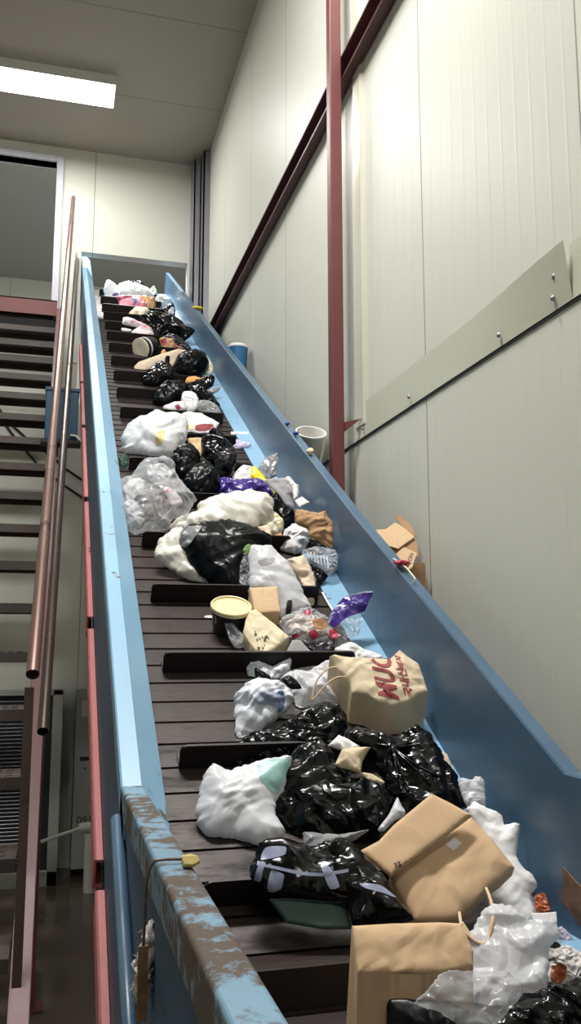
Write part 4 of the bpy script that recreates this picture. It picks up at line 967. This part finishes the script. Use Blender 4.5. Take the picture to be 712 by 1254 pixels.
ctube('handle', [hk(602,1130,0.174), hk(597,1148,0.174), hk(590,1152,0.174), hk(578,1147,0.172), hk(566,1130,0.170)], .0028, 'twine', fl)
kb = puff('paper_bag', 'open kraft paper bag lying at the foot of the belt', 'paper bag', [(431,1134),(480,1131),(540,1129.5),(566,1131),(573,1148),(580,1165),(580,1184),(560,1187.5),(521,1193),(480,1192.5),(438,1192),(433,1160)], 'kraft', soft=False, a=.62, T=.16, R=.5, cr=.10, fq=3.4, ext=.22, base=(505,1262), lift=.11, res=34, angle=30, extdir=(-.02,.22,-.97))
puff('plastic_bag', 'clear crinkled film bag at the bottom edge in front of the open kraft bag', PB, [(508,1228),(524,1212),(540,1192),(560,1188),(590,1190),(622,1190),(642,1214),(622,1240),(600,1264),(570,1262),(540,1240)], 'bag_clear', res=32, cr=.2, T=.4, lift=.15, base=(575,1270))
puff('trash_bag', 'flat black film with a pale top edge at the bottom of the picture', TB, [(476,1225),(514,1224),(552,1226),(576,1240),(600,1262),(595,1290),(500,1290),(478,1270)], 'bag_black_soft', res=26, cr=.08, T=.3, lift=.05)
puff('trash_bag', 'shiny black bag at the bottom right corner of the picture', TB, [(596,1262),(610,1236),(643,1217),(685,1206),(705,1198),(725,1185),(745,1215),(740,1270),(690,1300),(630,1296)], 'bag_black', res=34, cr=.26, T=.45, fq=4)
# --- on and behind the right panel
yl = on_x(487, 690, 1.045).y
def lbase(x, y, X): return on_x(x, y, X)
bx = empty('cardboard_box', tuple(lbase(492,690,1.03)), 'open torn cardboard box standing between the panel and the right wall', 'box')
LX = tuple(lbase(492,690,1.03))
wn = Vector((-.45,-.75,.5)).normalized()
Pc = lbase(490,672,1.035)
def cardpiece(name, pts, k, thick=.003, mat='carton', label=None, nrm=wn):
    P = [on_plane(x, y, Pc + nrm*k, nrm) for x, y in pts]
    P = [Vector((min(p.x, XW-.008), p.y, p.z)) for p in P]
    m = MB().prism(P, -nrm*thick); return m.build(name, mat, bx, LX, label=label)
cardpiece('flap', [(457,649),(471,648),(487,658),(489,672),(472,667)], .012)
cardpiece('flap', [(471,649),(484,640),(492,644),(508,657),(489,671),(480,660)], .004)
cardpiece('flap', [(484,629),(494,634),(504,643),(510,657),(500,652),(490,641)], -.012, mat='kraft_dark')
cardpiece('side', [(472,667),(489,672),(494,668),(509,658),(513,680),(505,690),(484,690),(476,680)], -.004, mat='kraft_dark')
o = cardpiece('side', [(483,680),(495,670),(511,677),(505,695),(500,698),(488,690)], .008, mat='kraft')
vs, fs = textmesh('NOON')
P0 = on_plane(500,697,Pc+wn*.0095,wn); U = on_plane(506.5,680,Pc+wn*.0095,wn)-P0; V_ = on_plane(495,695,Pc+wn*.0095,wn)-P0
mesh_obj('print', [P0 + U*(v.x/2.9) + V_*(v.y/.8) for v in vs], fs, 'print_dark', bx, LX, label='dark printed letters on the box side')
zl2 = ledge_z(LX[1]+.05)
MB().box((.985, LX[1]-.03, zl2+.004), (1.095, LX[1]+.10, LX[2]+.0)).build('box_body', 'kraft_dark', bx, LX)
def on_rim(x, y, h=.2945): # on the top flange of the right panel
    p = on_plane(x, y, cv(XR+.02, 2, h), NB)
    for _ in range(4): p = on_plane(x, y, cv(XR+.02, 2, h + top_drop(p.y + .1)), NB)
    p.x = min(max(p.x, XR+.010), XR+.026); return p
p = on_rim(489, 695)
def blob(name, label, cat, c, r, mat, sq=(1,1,1), seed=0):
    bm = bmesh.new(); bmesh.ops.create_icosphere(bm, subdivisions=3, radius=1)
    for v in bm.verts:
        k = 1 + .22*noise.noise(v.co*1.8 + Vector((seed*7.1,0,0))) ; v.co = Vector((v.co.x*sq[0], v.co.y*sq[1], v.co.z*sq[2]))*k*r + c
    V = [v.co.copy() for v in bm.verts]; Fc = [tuple(v.index for v in f.verts) for f in bm.faces]; bm.free()
    lo = min((v-c).dot(NB) for v in V); V = [v - NB*lo for v in V]
    return tag(mesh_obj(name, V, Fc, mat, None, c, smooth=True), label, cat)
blob('red_wrapper', 'crushed red wrapper lying on the top of the right panel', 'wrapper', on_rim(488,695), .016, 'red_plastic', (1.3,1.5,.5), 1)
ctube('plastic_strap', [on_rim(482,684,.296), on_rim(490,693,.31), on_rim(500,701,.312), on_rim(506,709,.31), on_rim(504,713,.297)], .002, 'cream', None, 'thin pale yellow strap looped on the top of the right panel', 'strap')
blob('bottle_cap', 'blue bottle cap on the panel top, the upper of two', 'cap', on_rim(352,521), .011, 'blue_cap', (1,1,.6), 2)
blob('bottle_cap', 'blue bottle cap on the panel top, the lower of two', 'cap', on_rim(362,534), .012, 'blue_cap', (1,1.2,.6), 3)
blob('paper_ball', 'small pinkish crumpled ball on the panel top below the bucket', 'paper', on_rim(379,557), .015, 'beige', (1,1,.9), 4)
blob('yellow_scrap', 'tiny yellow scrap on the panel top near the far end', 'scrap', on_rim(242,379), .026, 'yellow', (1.6,.7,.4), 5)
# --- things hooked on the near rail
RZ = ZK + .303
def rail(x, y, k=.002): return on_z(x, y, RZ + k)
lf = [rail(*p) for p in ((222,1052),(233,1050),(243,1052),(245,1058),(236,1063),(224,1062))]
m = MB().prism(lf, (0,0,.004)); tag(m.build('leaf', film('dry_leaf', lin((206,186,110)), .6, bscale=20, bstr=.8, c2=lin((150,130,66)), c2scale=20), loc=lf[0], bevel=.0015), 'dry yellow leaf lying on the worn rail', 'leaf')
hx = .098; hy = rail(205,1056).y
p_top = [Vector((x_, hy, RZ+z_)) for x_, z_ in ((.150,.0035),(.135,.0045),(.120,.005),(.111,.004),(.106,-.002),(.1035,-.012),(.102,-.025),(.1015,-.05))]
pe = p_top[-1]
hook = empty('wire_hook', tuple(p_top[0]), 'thin bent wire hooked over the worn rail holding a rusty metal tag', 'hook')
ctube('wire', p_top + [pe + Vector((-.001,0,-.03))], .0016, 'pipe_dark', hook)
e = pe + Vector((-.001,0,-.03))
MB().box((e.x-.005, e.y-.003, e.z-.07), (e.x+.005, e.y+.002, e.z+.002)).build('metal_tag', 'rust', hook, tuple(p_top[0]))
# white matted fibre caught beside the near rail
def fibre(name, label, pts, rs, mat, x):
    SEED[0] += 1
    P = [Vector(p) for p in pts]; rnd = random.Random(9)
    vs = []; fs = []; n = 20
    m = MB(); ring = []
    K = 26
    for i in range(K):
        t = i/(K-1)*(len(P)-1); j = min(int(t), len(P)-2); u = t-j
        c = P[j].lerp(P[j+1], u); r = rs[j]*(1-u)+rs[j+1]*u
        ring.append([c + Vector((math.cos(a)*r*.55, math.sin(a)*r, 0))*(1+.5*noise.noise(Vector((math.cos(a)*2, math.sin(a)*2, t*3)))+.25*noise.noise(Vector((math.cos(a)*7, math.sin(a)*7, t*9)))) for a in [2*math.pi*k/n for k in range(n)]])
    V = [v for r in ring for v in r]
    for i in range(K-1):
        for k in range(n): fs.append((i*n+k, i*n+(k+1)%n, (i+1)*n+(k+1)%n, (i+1)*n+k))
    fs += [tuple(range(n))[::-1], tuple((K-1)*n+k for k in range(n))]
    m.add(V, fs)
    for q in range(150):
        i = rnd.randrange(2, K-2); k = rnd.randrange(n); p = ring[i][k]; d = (p - sum(ring[i], Vector())/n).normalized()
        e = p + d*rnd.uniform(.004,.012) + Vector((rnd.uniform(-.004,.004), rnd.uniform(-.004,.004), rnd.uniform(-.02,.004)))
        w = Vector((0,.0007,0)); w2 = Vector((0,0,.0007))
        m.add([p-w, p+w, p+w2, e], [(0,1,3),(1,2,3),(2,0,3),(0,2,1)])
    o = m.build(name, mat, loc=P[0], smooth=True); return tag(o, label, 'fibre')
fy = 1.02
q = [on_y(188,1128,fy), on_y(184,1150,fy), on_y(178,1180,fy), on_y(172,1210,fy), on_y(173,1238,fy)]
fibre('cotton_tuft', 'ragged white fibre tuft snagged beside the worn rail', q, [.008,.016,.020,.015,.005], 'fibre', 0)

# ------------------------------------------------------------------ light, camera, output look
w = bpy.data.worlds.new('hall_air'); sc.world = w; w.use_nodes = True
w.node_tree.nodes['Background'].inputs[0].default_value = (.92,.96,1,1); w.node_tree.nodes['Background'].inputs[1].default_value = .3
def area(name, loc, rot, sx, sy, power, color=(1,1,1)):
    l = bpy.data.lights.new(name, 'AREA'); l.shape = 'RECTANGLE'; l.size = sx; l.size_y = sy; l.energy = power; l.color = color
    o = bpy.data.objects.new(name, l); o.location = loc; o.rotation_euler = rot; col.objects.link(o); return o
area('lamp_light', (-.43, 6.12, ZC-.09), (0,0,0), 1.3, .26, 32, (1,.98,.94))
area('lamp_light', (0, 2.2, ZC-.09), (0,0,0), 1.4, .26, 140, (1,.985,.96))
area('lamp_light', (0, -1.4, ZC-.09), (0,0,0), 1.4, .26, 18, (1,.985,.96))
lamp_z = ZC
ZC = Zr(4.62); lamp(-.1, 1.0, 7.9, 'unseen ceiling lamp added to light the conveyor head beyond the back wall')  # unseen fixture, added to brighten the bags past the back wall
area('lamp_light', (.45, 7.9, ZC-.09), (0,0,0), 1.0, .26, 80, (1,.985,.96))  # light of the added, unseen upper room fixture
cd = bpy.data.cameras.new('camera'); cam = bpy.data.objects.new('camera', cd); col.objects.link(cam); sc.camera = cam
cd.sensor_fit = 'VERTICAL'; cd.sensor_height = 36.0; cd.sensor_width = 36.0*712/1254; cd.lens = F/1254*36.0; cd.clip_start = .02
R3 = Matrix((RT, UP, -FW)).transposed(); cam.matrix_world = Matrix.Translation(CAM) @ R3.to_4x4()
sc.view_settings.view_transform = 'Standard'; sc.view_settings.look = 'None'; sc.view_settings.gamma = 1.0
sc.view_settings.exposure = 0.45
try: sc.view_settings.use_curve_mapping = False
except Exception: pass
GR = {'trash_bag': 'black rubbish bags on the conveyor', 'plastic_bag': 'white and clear plastic bags on the conveyor', 'paper_bag': 'paper bags on the conveyor', 'food_wrapper': 'food wrappers on the conveyor', 'paper_sheet': 'paper sheets on the conveyor', 'carton': 'small cartons on the conveyor', 'bottle_cap': 'bottle caps on the panel top', 'wall_cable': 'cables on the back wall', 'ceiling_lamp': 'ceiling lamps', 'paper_ball': 'crumpled paper balls', 'purple_wrapper': 'purple wrappers', 'paper_strip': 'paper strips', 'paper_scrap': 'paper scraps', 'drinking_straw': 'drinking straws', 'plastic_tray': 'plastic trays', 'white_card': 'white cards', 'film_scrap': 'film scraps by the soup cup', 'paper_wrapper': 'paper wrappers'}
for o in list(bpy.data.objects):
    k = o.name.split('.')[0]
    if o.parent is None and k in GR and 'label' in o and 'group' not in o: o['group'] = GR[k]
for o in bpy.data.objects:
    if o.type == 'MESH' and o.parent is None and 'kind' not in o and 'label' not in o: print('UNTAGGED', o.name)
